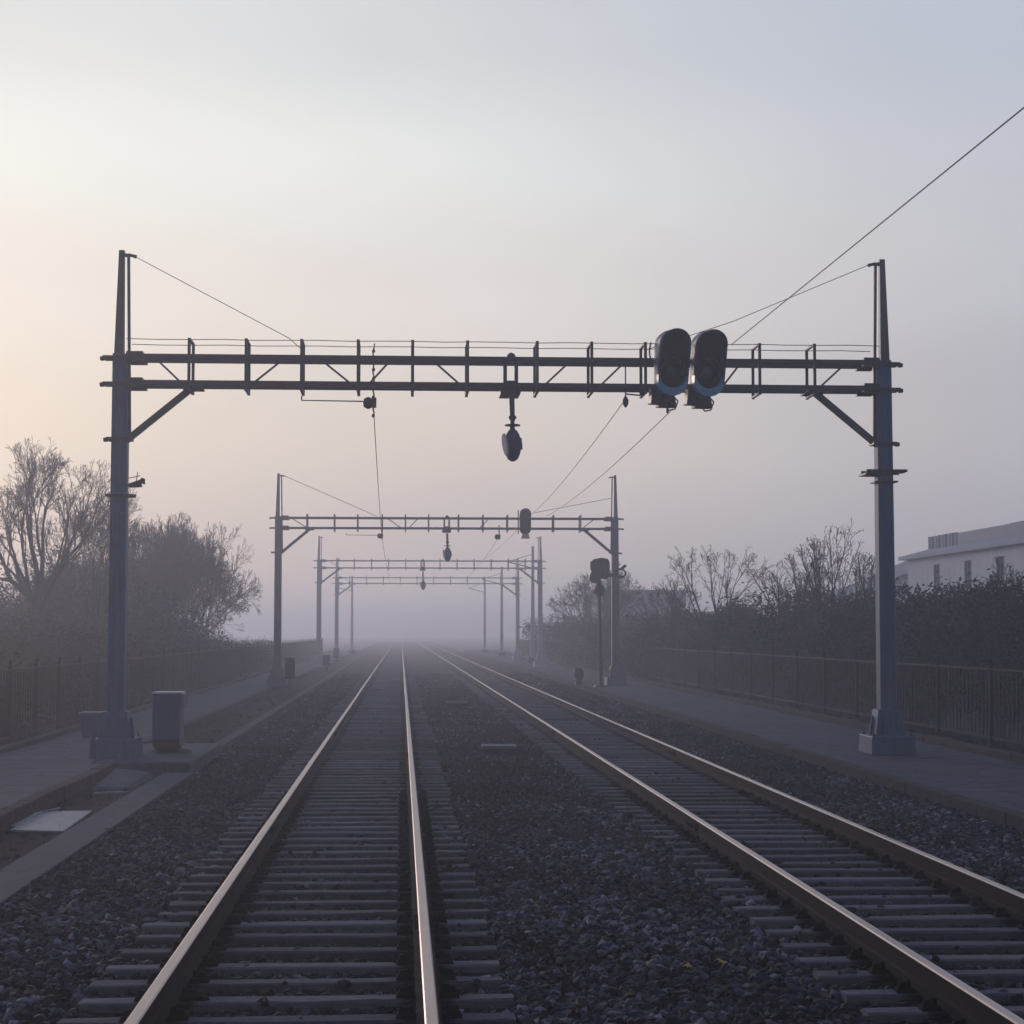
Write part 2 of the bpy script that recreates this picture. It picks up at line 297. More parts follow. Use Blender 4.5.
# ------------------------------------------------------------------ tracks
SP = .56; SY0 = 6.0; NS = 300
def rail_profile():
    return [(-.07, -.172), (.07, -.172), (.07, -.160), (.02, -.145), (.009, -.13), (.009, -.045), (.036, -.034), (.036, -.008), (.028, 0), (-.028, 0), (-.036, -.008), (-.036, -.034), (-.009, -.045), (-.009, -.13), (-.02, -.145), (-.07, -.160)]
sl_meshes = []
def sleeper_mesh(b, y, dx=0, rz=0, dz=0):
    L = 1.25; W = .088
    # slightly crowned concrete/timber bearer
    nx = 7; v = []
    for i in range(nx):
        x = -L + 2 * L * i / (nx - 1)
        for (yy, zz) in ((-W, -.30), (-W, -.188), (-W + .015, -.176), (W - .015, -.176), (W, -.188), (W, -.30)):
            v.append((x + dx + random.uniform(-.004, .004), y + yy + rz * x + random.uniform(-.005, .005), zz + dz + (random.uniform(-.004, .004))))
    f = [(i * 6 + j, i * 6 + (j + 1) % 6, (i + 1) * 6 + (j + 1) % 6, (i + 1) * 6 + j) for i in range(nx - 1) for j in range(6)]
    b.add(v, f); b.add(v[:6], [(0, 1, 2, 3, 4, 5)]); b.add(v[-6:], [(5, 4, 3, 2, 1, 0)])
var = []
for k in range(6):
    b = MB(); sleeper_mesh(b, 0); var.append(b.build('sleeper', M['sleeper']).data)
for o in [o for o in COL.objects if o.name.startswith('sleeper')]: bpy.data.objects.remove(o)
def clip_mesh():
    b = MB(); b.box(-.06, .06, -.05, .05, -.176, -.150, .01, .01); b.box(-.045, .02, -.02, .02, -.152, -.118, .012, .004); b.lathe((.02, 0, 0), [(.02, -.15), (.02, -.115), (.008, -.108)], 8)
    o = b.build('rail_clip', M['clip']); m = o.data; bpy.data.objects.remove(o); return m
clipm = clip_mesh()
sleeper_ys = {}
def track(cx, label):
    t = empty('railway_track', (cx, 0, 0), label, 'railway track', 'pair of railway tracks')
    for s in (-1, 1):
        b = MB(); pr = rail_profile(); ys = ysteps(1.0, 400); n = len(pr)
        me = [(s * .7525 + x, y, z) for y in ys for x, z in pr]
        f = [(j * n + i, j * n + (i + 1) % n, (j + 1) * n + (i + 1) % n, (j + 1) * n + i) for j in range(len(ys) - 1) for i in range(n)]
        b.add(me, f); o = b.build('rail', M['rail_side'], t); o.data.materials.append(M['rail_top'])
        for p in o.data.polygons:
            zz = [o.data.vertices[i].co.z for i in p.vertices]
            if min(zz) > -.009: p.material_index = 1
    for s in (-1, 1):
        for yj in ((13.3, 31.5) if s > 0 else (19.8, 38.0)):
            b = MB()
            for q in (-1, 1):
                b.box(s * .7525 + q * .022 - .013, s * .7525 + q * .022 + .013, yj - .32, yj + .32, -.135, -.045)
                for k_ in range(4): b.tube((s * .7525 + q * .03, yj - .24 + k_ * .16, -.09), (s * .7525 + q * .06, yj - .24 + k_ * .16, -.09), .016, .014, 6)
            b.build('fishplate', M['rail_side'], t)
    ysl = []; rest = MB()
    for i in range(NS):
        y = SY0 + i * SP + random.uniform(-.025, .025); ysl.append(y)
        far = i >= 100
        if not far:
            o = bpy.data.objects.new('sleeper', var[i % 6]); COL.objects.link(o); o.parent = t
            o.location = (random.uniform(-.03, .03), y, random.uniform(-.006, .004)); o.rotation_euler = (random.uniform(-.01, .01), 0, random.uniform(-.008, .008))
            if 3 < i < 34:
                for s in (-1, 1):
                    for q in (-1, 1):
                        c = bpy.data.objects.new('rail_clip', clipm); COL.objects.link(c); c.parent = o; c.location = (s * .7525 + q * .125 - o.location.x, 0, .0); c.rotation_euler.z = 0 if q < 0 else math.pi
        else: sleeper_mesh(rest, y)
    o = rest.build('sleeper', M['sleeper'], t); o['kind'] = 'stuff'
    sleeper_ys[cx] = np.array(ysl)
track(-.59, 'left railway track running straight ahead between the footpath and the middle ballast')
track(3.865, 'right railway track passing under the twin signal heads, nearest the right path')

# ------------------------------------------------------------------ ballast stones
def stone_variants(n, kind):
    out = []
    if kind == 'ico':
        import bmesh
        bm = bmesh.new(); bmesh.ops.create_icosphere(bm, subdivisions=1, radius=1); V0 = np.array([v.co[:] for v in bm.verts]); F0 = np.array([[v.index for v in f.verts] for f in bm.faces]); bm.free()
    else:
        V0 = np.array([(1, 0, 0), (-1, 0, 0), (0, 1, 0), (0, -1, 0), (0, 0, 1), (0, 0, -1), (.7, .7, .5), (-.7, -.6, .6)], float)[:6]
        F0 = np.array([(0, 2, 4), (2, 1, 4), (1, 3, 4), (3, 0, 4), (2, 0, 5), (1, 2, 5), (3, 1, 5), (0, 3, 5)])
    for _ in range(n):
        V = V0 * rng.uniform(.62, 1.25, (len(V0), 1)) + rng.normal(0, .10, V0.shape)
        V = V * np.array([rng.uniform(.8, 1.25), rng.uniform(.6, 1.0), rng.uniform(.5, .85)])
        out.append(V)
    return out, F0
def scatter(name, regions, per_m2, smin, smax, kind):
    Vs, F0 = stone_variants(24, kind); P = []
    for (y0, y1) in regions:
        n = int((y1 - y0) * 9.9 * per_m2)
        x = rng.uniform(-3.14, 6.54, n); y = rng.uniform(y0, y1, n)
        k = (x > -.2156 * y - 1.3) & (x < .336 * y + 1.3); P.append(np.stack([x[k], y[k]], 1))
    P = np.concatenate(P); x, y = P[:, 0], P[:, 1]
    sz = rng.uniform(0, 1, len(P)) ** 1.3 * (smax - smin) + smin
    z = np.interp(x, bx, bz) + rng.uniform(-.012, .022, len(P))
    # hummocks
    z += .012 * np.sin(x * 2.3 + y * 1.1) * np.sin(y * .9 - x)
    keep = np.ones(len(P), bool)
    for cx, ys in sleeper_ys.items():
        d = np.abs(x - cx); i = np.clip(np.searchsorted(ys, y), 1, len(ys) - 1)
        dy = np.minimum(np.abs(ys[i] - y), np.abs(ys[i - 1] - y))
        on = (d < 1.26) & (dy < .088 + sz * .55)
        keep &= ~(on & (rng.uniform(0, 1, len(P)) > .035))
        keep &= ~((np.abs(d - .7525) < .10))
        z[on] += .028
        inb = (d < 1.25) & ~on; z[inb] -= .018
        # clear margin beside the rails is lower
    keep &= ~((x < -3.06) & (rng.uniform(0, 1, len(P)) > .3))
    x, y, z, sz = x[keep], y[keep], z[keep], sz[keep]; n = len(x)
    a = rng.uniform(0, 2 * np.pi, n); tlt = rng.normal(0, .5, n); ca, sa, ct, st = np.cos(a), np.sin(a), np.cos(tlt), np.sin(tlt)
    vi = rng.integers(0, 24, n); VV = np.array(Vs)[vi] * sz[:, None, None]
    X, Y, Z = VV[..., 0], VV[..., 1], VV[..., 2]
    Y2 = Y * ct[:, None] - Z * st[:, None]; Z2 = Y * st[:, None] + Z * ct[:, None]
    X3 = X * ca[:, None] - Y2 * sa[:, None]; Y3 = X * sa[:, None] + Y2 * ca[:, None]
    V = np.stack([X3 + x[:, None], Y3 + y[:, None], Z2 + z[:, None]], -1)
    nv = V.shape[1]
    Fc = (F0[None] + (np.arange(n) * nv)[:, None, None]).reshape(-1, 3)
    rd_ = np.minimum(np.abs(np.abs(x + .59) - .7525), np.abs(np.abs(x - 3.865) - .7525)); tone = np.clip(rng.beta(1.7, 2.0, n) - .35 * (rd_ < .22) + .18 * np.sin(x * 1.7 + .6 * y) * np.sin(y * .8), 0, .97); tone[rng.uniform(0, 1, n) < .006] = 1  # stones close to a rail get a darker tone, its shadow painted in
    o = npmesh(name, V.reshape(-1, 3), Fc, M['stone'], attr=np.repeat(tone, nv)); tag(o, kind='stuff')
    tag(o, 'dark crushed stone ballast around both tracks', 'ballast')
    print(name, n)
scatter('ballast', [(7.5, 23)], 520, .026, .058, 'ico')
scatter('ballast', [(23, 48)], 380, .027, .048, 'oct')
scatter('ballast', [(48, 95)], 110, .035, .065, 'oct')

# ------------------------------------------------------------------ overhead gantries
def post(parent, x, s, top, upper, lower, near, sw0=.275, sw1=.245, mat_=None):
    """s = +1 when the truss is on the +x side"""
    mm = mat_ or M['blue']
    p = bpy.data.objects.new('post', None); COL.objects.link(p); p.parent = parent; p.location = (x, 0, 0)
    b = MB()
    # box column with recessed faces: two flanges and a web (rolled section), tapering upward
    hgt = upper + .06
    b.bar((0, 0, .5), (0, 0, hgt), sw0 - .08, sw0 - .02, sw1 - .07, sw1 - .02, up=(0, 1, 0))
    for q in (-1, 1):
        b.bar((q * (sw0 / 2 - .028), 0, .5), (q * (sw1 / 2 - .024), 0, hgt), .05, sw0, .044, sw1, up=(0, 1, 0))
    b.build('column', mm, p, .006 if near else 0)
    mb = MB(); mb.bar((-s * .03, 0, hgt - .02), (-s * .01 if x < 0 else -s * .01, 0, top), .15, .15, .085, .10, up=(0, 1, 0)); mb.build('mast', M['steel'] if near else mm, p)
    sb = MB(); sb.bar((s * .15, 0, lower - .9), (s * .095, 0, top - .07), .045, .045, up=(0, 1, 0)); sb.box(-.02 if s > 0 else -.13, .13 if s > 0 else .02, -.03, .03, top - .10, top - .05); sb.tube((s * .12, 0, top - .07), (s * .22, 0, top - .1), .022, .03, 8); sb.build('stay_rod', M['steel'] if near else mm, p)
    # flared pedestal with gussets
    g = MB(); g.add([(-.25, -.25, .27), (.25, -.25, .27), (.25, .25, .27), (-.25, .25, .27), (-.185, -.185, .70), (.185, -.185, .70), (.185, .185, .70), (-.185, .185, .70)], [(3, 2, 1, 0), (4, 5, 6, 7), (0, 1, 5, 4), (1, 2, 6, 5), (2, 3, 7, 6), (3, 0, 4, 7)])
    for q in (-1, 1):
        g.box(q * .10 - .012, q * .10 + .012, -.30, -.17, .27, .62, 0, .045); g.box(-.30 if q < 0 else .17, -.17 if q < 0 else .30, -.012, .012, .27, .60, .05, 0)
    g.build('pedestal', mm, p, .008 if near else 0)
    f = MB(); f.box(-.36, .36, -.42, .48, -.02, .285, .015, .015); f.build('foundation', mm, p, .02 if near else 0)
    bo = MB()
    for a in (-1, 1):
        for c in (-1, 1): bo.lathe((a * .30, c * .33, 0), [(.03, .285), (.03, .315), (.014, .315), (.014, .36)], 6)
    bo.build('anchor_bolts', M['dark'], p)
    for z, wd in ((upper, .27), (lower, .27), (5.0 / 6.3 * upper, .20)):
        c = MB(); c.box(-wd * 1.0, wd * .95, -.17, .17, z - .025, z + .02); c.box(-wd - .06, -wd, -.05, .05, z - .04, z + .02) if s > 0 else c.box(wd, wd + .06, -.05, .05, z - .04, z + .02)
        if z > lower - .01:
            c.box(s * .12 if s > 0 else -.38, .38 if s > 0 else -.12, -.31, -.13, z - .07, z + .07); c.box(s * .12 if s > 0 else -.38, .38 if s > 0 else -.12, .17, .31, z - .07, z + .07)
        c.build('clamp', M['dark'] if near else mm, p)
    return p
def gantry(Y, xl, xr, top, upper, lower, label, near=False, frames=None, diags=None, skip_left=False):
    g = empty('overhead_gantry', (0, Y, 0), label, 'gantry', 'gantries across the tracks')
    k = 1.0 if near else 1.0
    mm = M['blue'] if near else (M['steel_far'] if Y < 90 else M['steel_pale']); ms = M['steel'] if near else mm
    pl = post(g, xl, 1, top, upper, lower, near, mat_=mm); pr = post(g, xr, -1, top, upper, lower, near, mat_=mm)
    x0 = xl + .25; x1 = xr - .25; D = .24; cw = .037 if near else .030
    for z in (upper, lower):
        for y in (-D, D):
            b = MB(); b.box(x0, x1, y - cw, y + cw, z - cw, z + cw); b.build('chord', ms, g, .006 if near else 0)
            if near:
                pass
    ht = upper + (.29 if near else .13)
    for x in frames:
        b = MB()
        for y in (-D - .055, D + .055): b.box(x - .024, x + .024, y - .012, y + .012, lower - .13, ht)
        b.box(x - .022, x + .022, -D - .04, D + .04, ht - .03, ht); b.box(x - .022, x + .022, -D - .04, D + .04, lower - .12, lower - .09)
        b.build('frame', ms, g)
    for y in (-D - .055, D + .055) if near else ():
        b = MB(); n = 24; pts = [(xl + .12 + (xr - xl - .24) * i / n, y, ht - .02 - .012 * math.sin(i * 1.1) ** 2) for i in range(n + 1)]; b.path(pts, .0065 if near else .010, 5); b.build('handrail_wire', M['wire'], g)
    for (xa, xb) in diags:
        b = MB()
        b.bar((xa, -D, upper - .03), (xb, -D, lower + .03), .03, .03); b.build('diagonal', ms, g)
    # walkway bracing seen from below
    b = MB(); n = int((x1 - x0) / 1.2)
    for i in range(n): b.bar((x0 + i * 1.2, -D if i % 2 else D, lower), (x0 + (i + 1) * 1.2, D if i % 2 else -D, lower), .02, .02)
    b.build('lower_lacing', ms, g)
    for s, x in ((1, xl), (-1, xr)):
        b = MB(); b.bar((x + s * .10, 0, 5.0 / 6.3 * upper - .02), (x + s * 1.12, 0, lower - .06), .10, .10)
        b.box(min(x + s * .98, x + s * 1.3), max(x + s * .98, x + s * 1.3), -.30, .30, lower - .075, lower - .045)
        b.build('knee_brace', ms, g)
    return g
G1Y = 29.9
fr1 = [-3.38, -2.48, -1.60, -.70, .17, 1.05, 2.17, 3.05, 3.92, 5.78, 6.68]
dg1 = [(-3.92, -3.54), (-1.89, -2.33), (-1.3, -.85), (-.18, -.50), (.49, .90), (2.70, 2.32), (3.59, 3.22), (5.48, 5.20), (7.19, 6.80)]
gantry(G1Y, -4.49, 7.87, 8.07, 6.33, 5.91, 'nearest and tallest gantry with blue posts carrying the twin signal heads', True, fr1, dg1)
def fspan(n, a, b): return [a + (b - a) * i / (n - 1) for i in range(n)]
G2Y, G3Y, G4Y, G5Y, G6Y = 68.5, 105.0, 131.0, 172.0, 236.0
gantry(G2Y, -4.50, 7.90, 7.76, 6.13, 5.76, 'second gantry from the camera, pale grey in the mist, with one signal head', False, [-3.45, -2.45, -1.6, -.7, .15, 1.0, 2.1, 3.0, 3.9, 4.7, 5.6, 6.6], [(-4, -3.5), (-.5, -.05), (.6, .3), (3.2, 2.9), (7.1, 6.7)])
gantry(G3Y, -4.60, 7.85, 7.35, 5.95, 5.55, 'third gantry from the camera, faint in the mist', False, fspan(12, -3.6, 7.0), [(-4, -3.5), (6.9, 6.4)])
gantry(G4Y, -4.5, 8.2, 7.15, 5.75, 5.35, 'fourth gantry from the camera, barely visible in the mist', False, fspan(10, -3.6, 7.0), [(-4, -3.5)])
def lone_mast(x, y, h, label):
    t = empty('catenary_mast', (x, y, 0), label, 'mast', 'lone masts in the mist')
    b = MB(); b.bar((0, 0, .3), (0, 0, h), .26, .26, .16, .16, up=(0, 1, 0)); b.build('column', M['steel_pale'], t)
    b = MB(); b.box(-.32, .32, -.32, .32, -.1, .3); b.build('foundation', M['concrete'], t)
    b = MB(); b.bar((0, 0, h - 1.4), (-1.6, 0, h - 1.0), .06, .06); b.bar((0, 0, h - .5), (-1.6, 0, h - 1.0), .035, .035); b.build('bracket_arm', M['steel_far'], t)
lone_mast(8.35, 118, 7.4, 'lone mast right of the tracks between the third and fourth gantries')
lone_mast(-4.5, 172, 7.1, 'lone mast left of the tracks beyond the fourth gantry, faint in the mist')
lone_mast(7.9, 176, 7.1, 'faintest lone mast far down the right side in the mist')
lone_mast(8.1, 150, 7.2, 'lone mast right of the tracks beyond the fourth gantry')
# pole cross-plate on the near right post
r = [o for o in COL.objects if o.name.startswith('post') and o.parent and o.parent.name == 'overhead_gantry'][1]
b = MB(); b.box(-.33, .30, -.19, -.165, 4.53, 4.59); b.box(-.33, .30, .165, .19, 4.53, 4.59); b.box(-.36, -.10, -.24, .24, 4.50, 4.53); b.box(.10, .34, -.2, .2, 4.55, 4.59); b.box(-.19, .19, -.18, .18, 4.38, 4.405); b.build('cross_plate', M['dark'], r)
r = [o for o in COL.objects if o.name.startswith('post') and o.parent and o.parent.name == 'overhead_gantry'][0]
b = MB(); b.box(-.20, .22, -.18, .18, 4.10, 4.135); b.box(.16, .26, -.05, .05, 4.09, 4.14); b.build('band', M['dark'], r)

# ------------------------------------------------------------------ twin signal heads
def stadium(wd, h, n=14, cx=0, cz=0):
    r_ = wd / 2; s_ = h / 2 - r_; o = []
    for i in range(n + 1): a = math.pi * i / n; o.append((cx + r_ * math.cos(a), cz + s_ + r_ * math.sin(a)))
    for i in range(n + 1): a = math.pi + math.pi * i / n; o.append((cx + r_ * math.cos(a), cz - s_ + r_ * math.sin(a)))
    return o
def hood(wd, h, ltop, lbot, th=.012, y0=-.10, amin=-60, mat_=None, cz=0):
    """visor shell following the stadium outline, long at the crown, short low on the sides"""
    b = MB(); oo = [p for p in stadium(wd, h, 16, 0, 0)]; n = len(oo); V = []
    zt = h / 2
    for (x, z) in oo:
        k = (z + zt) / (2 * zt); L = lbot + (ltop - lbot) * (k ** .8)
        sx = 1 - 2 * th / wd
        V += [(x, y0, z + cz), (x * 1.02, y0 - L, z * 1.01 + cz), (x * sx * 1.02, y0 - L, z * (1 - 2 * th / h) * 1.01 + cz), (x * sx, y0, z * (1 - 2 * th / h) + cz)]
    f = []
    for i in range(n):
        j = (i + 1) % n
        for q in range(4): f.append((i * 4 + q, i * 4 + (q + 1) % 4, j * 4 + (q + 1) % 4, j * 4 + q))
    b.add(V, f, True); return b
def signal_head(x, y, z, label, rz, m=None):
    t = empty('signal_head', (x, y, z), label, 'signal light', 'twin signal heads on the nearest gantry', rz); t.rotation_euler.x = R(5)
    W, H = .475, 1.05
    b = MB(); b.prism(stadium(W, H), -.10, .06, .97); b.prism(stadium(W * .92, H * .94), .06, .20, .80); b.build('housing', M['sig'], t, .008)
    hood(W * .99, H * .985, .46, .14).build('visor', M['sig'], t)
    b = MB(); b.prism(stadium(W * .93, H * .95), -.125, -.10); b.build('face_plate', M['black'], t)
    for dz in (-.15,):
        b = MB(); b.lathe((0, 0, dz), [(.02, -.17), (.08, -.162), (.115, -.145), (.125, -.125)], 24, 'y'); b.build('lens', M['glass'], t)
    # inner visor of the lower lamp
    b = MB(); n = 18; V = []
    for i in range(n + 1):
        a = math.radians(-20 + 220 * i / n); L = .20 * (.45 + .55 * math.sin(max(a, 0)) if a < math.pi else .45)
        for rr, yy in ((.185, -.125), (.185, -.125 - L), (.175, -.125 - L), (.175, -.125)): V.append((rr * math.cos(a), yy, -.13 + rr * 1.18 * math.sin(a)))
    b.add(V, [(i * 4 + q, i * 4 + (q + 1) % 4, (i + 1) * 4 + (q + 1) % 4, (i + 1) * 4 + q) for i in range(n) for q in range(4)], True); b.build('lower_visor', M['sig'], t)
    # pale blue chin with concave upper edge
    r_ = W / 2 + .004; zc = -(H / 2 - W / 2); out_ = []
    for i in range(17): a = math.pi + math.pi * i / 16; out_.append((r_ * math.cos(a), zc + (r_) * math.sin(a)))
    out_.append((r_, zc + .10))
    for i in range(1, 16): a = math.pi * i / 16; out_.append(((.205) * math.cos(a), zc + .05 - .165 * math.sin(a)))
    out_.append((-r_, zc + .10))
    b = MB(); b.prism(out_, -.32, -.12); b.build('chin', M['chin'], t, .006)
    b = MB(); b.lathe((0, 0, zc - .14), [(.014, -.335), (.014, -.315)], 8, 'y'); b.build('latch', M['white'], t)
    # rear gear case, bracket and cable loops
    b = MB(); b.box(-.28, -.02, .02, .30, -.66, -.34, .03, .02); b.box(-.16, .14, -.02, .26, -.71, -.48, .04, .02); b.build('gear_case', M['dark'], t, .02)
    b = MB(); b.box(-.03, .03, .18, .42, .36, .42); b.box(-.03, .03, .18, .42, -.14, -.08); b.box(-.05, .05, .36, .42, -.2, .48); b.build('mounting_bracket', M['dark'], t)
    b = MB(); pts = [(-.02 + .17 * math.sin(i * .5) * (i / 12), .0 + .05 * math.cos(i), -.55 - .16 * math.sin(math.pi * i / 12)) for i in range(13)]; b.path(pts, .012)
    b.path([(-.05, .1, -.6), (.02, .06, -.75), (.12, .04, -.73), (.17, .06, -.60), (.10, -.02, -.55)], .012)
    b.path([(-.29, .05, .33), (-.32, .02, .22), (-.31, .04, .12), (-.28, .05, .05)], .014); b.path([(-.36, .05, -.02), (-.27, .05, -.02)], .018)
    b.build('cable', M['dark'], t)
    if 'left' in label: b = MB(); b.lathe((-.01, .02, -.80), [(.012, 0), (.022, .02), (.022, .06), (.012, .08)], 8); b.build('cable_tip', M['red'], t)
signal_head(4.27, G1Y - .52, 6.245, 'left one of the twin dark signal heads, red cable tip below', R(5))
signal_head(4.85, G1Y - .52, 6.235, 'right one of the twin dark signal heads, nearer the blue right post', R(5))
# signal head of the second gantry
t = empty('signal_head', (4.53, G2Y - .5, 5.99), 'small signal head on the second gantry, pale in the mist', 'signal light')
b = MB(); b.prism(stadium(.42, .96), -.12, .10, .95); b.build('housing', M['dark'], t, .01)
hood(.40, .94, .25, .05).build('visor', M['dark'], t)
b = MB(); b.prism(stadium(.36, .84), -.125, -.12); b.build('face_plate', M['black'], t)
b = MB(); b.box(-.16, .16, -.2, .1, -.62, -.47, .03, .03); b.build('lower_tray', M['white'], t)
b = MB(); b.box(-.03, .03, .1, .4, -.1, -.05); b.box(-.03, .03, .1, .4, .2, .25); b.box(-.27, -.23, -.02, .02, -.45, .42); b.build('mounting_bracket', M['dark'], t)

# ------------------------------------------------------------------ hanging loudspeaker-like lamps
def hanging_lamp(x, y, up, lo, label, k=1.0):
    t = empty('hanging_lamp', (x, y, lo), label, 'lamp', 'lamps hung from the gantries')
    b = MB(); b.box(-.16, .16, -.34, .30, -.15, -.06); b.box(-.125, .125, -.36, -.30, -.06, .06, .02, 0)
    for s in (-1, 1): b.box(s * .09 - .03, s * .09 + .03, -.34, -.30, -.05, up - lo + .02)
    b.lathe((.01, -.30, up - lo), [(.07, -.05), (.085, 0), (.06, .07), (.01, .10)], 12); b.build('bracket', M['dark'], t, .008)
    b = MB(); b.tube((.02, -.30, -.2), (.03, -.30, -.58), .045, .04, 10); b.lathe((.03, -.30, 0), [(.05, -.50), (.07, -.53), (.035, -.58), (.035, -.63), (.125, -.645), (.125, -.665), (.035, -.67), (.05, -.74), (.06, -.78)], 14); b.build('stem', M['dark'], t)
    # teardrop shell, flattened, with an oval pale face turned to the lower left
    V = []; n = 20; prof = [(.02, -.72), (.07, -.74), (.105, -.80), (.135, -.90), (.138, -1.02), (.115, -1.12), (.08, -1.20), (.03, -1.235)]
    b = MB(); b.lathe((.035, -.30, 0), prof, 22, 'z', 1, .9); b.box(.12, .19, -.36, -.24, -1.04, -.86, .015, .01); b.build('lamp_shell', M['sig'], t, 0)
    b = MB(); n = 18
    Vv = [(0, 0, 0)] + [(0.0, .12 * math.cos(2 * math.pi * i / n), .20 * math.sin(2 * math.pi * i / n)) for i in range(n)] + [(.03, .135 * math.cos(2 * math.pi * i / n), .225 * math.sin(2 * math.pi * i / n)) for i in range(n)]
    b.add(Vv, [(0, 1 + i, 1 + (i + 1) % n) for i in range(n)] + [(1 + i, 1 + n + i, 1 + n + (i + 1) % n, 1 + (i + 1) % n) for i in range(n)])
    b.add(Vv[1 + n:], [tuple(range(n))])
    b.xf(Matrix.Translation((-.105, -.36, -.98)) @ Matrix.Rotation(R(16), 4, 'Z') @ Matrix.Rotation(R(-10), 4, 'Y') @ Matrix.Diagonal((1, .85, .85, 1))); b.build('lamp_face', M['white'], t)
hanging_lamp(1.74, G1Y, 6.33, 5.91, 'large lamp with pale oval face hanging from the middle of the nearest gantry')
hanging_lamp(1.66, G2Y, 6.13, 5.76, 'small grey lamp hanging under the second gantry')
hanging_lamp(1.2, G3Y, 5.95, 5.55, 'faint lamp hanging under the third gantry')

# ------------------------------------------------------------------ wires and their fittings
def wire(pts, r_, label, sag=.0, n=14):
    b = MB(); P = []
    for a, c in zip(pts, pts[1:]):
        a = Vector(a); c = Vector(c)
        for i in range(n): k = i / n; p = a.lerp(c, k); p.z -= sag * 4 * k * (1 - k) * (c - a).length / 30; P.append(p)
    P.append(Vector(pts[-1])); b.path(P, r_, 5); o = b.build('overhead_wire', M['wire']); tag(o, label, 'wire', 'overhead wires'); return o
wire([(-4.30, G1Y, 7.98), (-1.80, G1Y - .29, 6.63), (-1.6, G1Y - .29, 6.45)], .006, 'thin stay wire from the top of the near left post down to the truss')
wire([(7.66, G1Y, 7.98), (5.4, G1Y, 7.02), (3.95, G1Y - .29, 6.50)], .006, 'thin stay wire from the top of the near right post down behind the signals')
wire([(5.29, .5, 6.22), (5.30, 14.9, 6.42), (5.33, G1Y - .3, 6.60)], .008, 'long wire crossing the upper right sky to the nearest gantry')
wire([(-.46, G1Y, 5.62), (-.72, G2Y, 5.50), (-.75, G3Y, 5.4), (-.75, G4Y, 5.3)], .008, 'contact wire above the left track running into the mist', .12)
wire([(3.58, G1Y, 5.66), (4.75, G2Y, 6.25), (4.6, G3Y, 6.0)], .008, 'left of the two wires descending to the second gantry over the right track', .12)
wire([(4.32, G1Y - .3, 5.50), (5.35, G2Y, 6.22)], .008, 'right of the two wires, starting under the twin signals', .12)
wire([(3.6, G2Y, 5.50), (4.2, G3Y, 5.6), (4.2, G4Y, 5.3)], .008, 'wire from the insulator under the second gantry into the mist', .12)
wire([(-4.35, G2Y, 7.70), (-.9, G2Y, 6.2)], .010, 'faint stay wire from the left post top of the second gantry')
wire([(7.75, G2Y, 6.9), (4.9, G2Y, 6.35)], .010, 'faint stay wire at the right post of the second gantry')
def insulator(x, y, ztop, zbot, label, arm=-1.2, lo=5.6):
    t = empty('insulator', (x, y, zbot), label, 'insulator', 'insulators holding the contact wires')
    b = MB(); h = ztop - zbot; n = 16; pts = [(.012 * math.sin(i * 1.7), 0, h * i / n) for i in range(n + 1)]; b.path(pts, .014)
    for i in range(0, n, 2): b.lathe((0, 0, h * i / n), [(.014, 0), (.028, .02), (.028, .035), (.014, .06)], 8)
    b.build('hanger', M['insul'], t)
    b = MB(); b.lathe((-.08, 0, lo - zbot), [(.02, -.10), (.075, -.07), (.09, 0), (.075, .06), (.02, .09)], 14); b.box(-.02, .05, -.03, .03, lo - zbot - .08, lo - zbot + .08); b.build('insulator_body', M['insul'], t)
    if arm: b = MB(); b.tube((-.12, 0, lo - zbot + .02), (arm, 0, lo - zbot + .03), .012, .009, 6); b.tube((arm, 0, lo - zbot + .03), (arm, 0, lo - zbot + .10), .012, .012, 6); b.build('registration_arm', M['wire'], t)
insulator(-.46, G1Y, 6.60, 5.40, 'knotted insulator chain with long side arm under the nearest gantry', -1.15, 5.64)
insulator(-.72, G2Y, 6.2, 5.35, 'faint insulator with side arm under the second gantry, above the left track', -1.3, 5.48)
insulator(3.60, G2Y, 5.9, 5.35, 'faint insulator under the second gantry, left of its signal head', 0, 5.46)
t = empty('wire_bracket', (3.60, G1Y, 5.9), 'small cranked wire bracket left of the twin signals', 'bracket')
b = MB(); b.tube((0, -.25, .35), (0, -.25, -.22), .012, .012, 6); b.tube((0, -.25, -.12), (.24, -.25, -.14), .013, .013, 6); b.tube((.24, -.25, -.14), (.40, -.25, .0), .02, .015, 6); b.tube((.40, -.25, 0), (.62, -.25, .08), .016, .016, 6); b.build('crank_arm', M['dark'], t)
b = MB(); b.lathe((0, -.25, -.24), [(.01, -.10), (.045, -.05), (.05, .02), (.02, .08)], 10); b.build('clamp', M['dark'], t)

# small siren-shaped fitting on the near left post
t = empty('post_siren', (-4.365, G1Y, 4.30), 'small dark siren on the near left blue post', 'siren')
b = MB(); b.box(0, .10, -.02, .02, -.03, .0); b.bar((.02, 0, .10), (.2, 0, .14), .012, .012); b.bar((.13, 0, .0), (.16, 0, .20), .012, .012); b.build('bracket', M['dark'], t)
b = MB(); b.tube((.02, 0, -.02), (.22, 0, .02), .035, .065, 12); b.tube((.22, 0, .02), (.25, 0, .10), .065, .03, 12); b.build('horn', M['dark'], t)

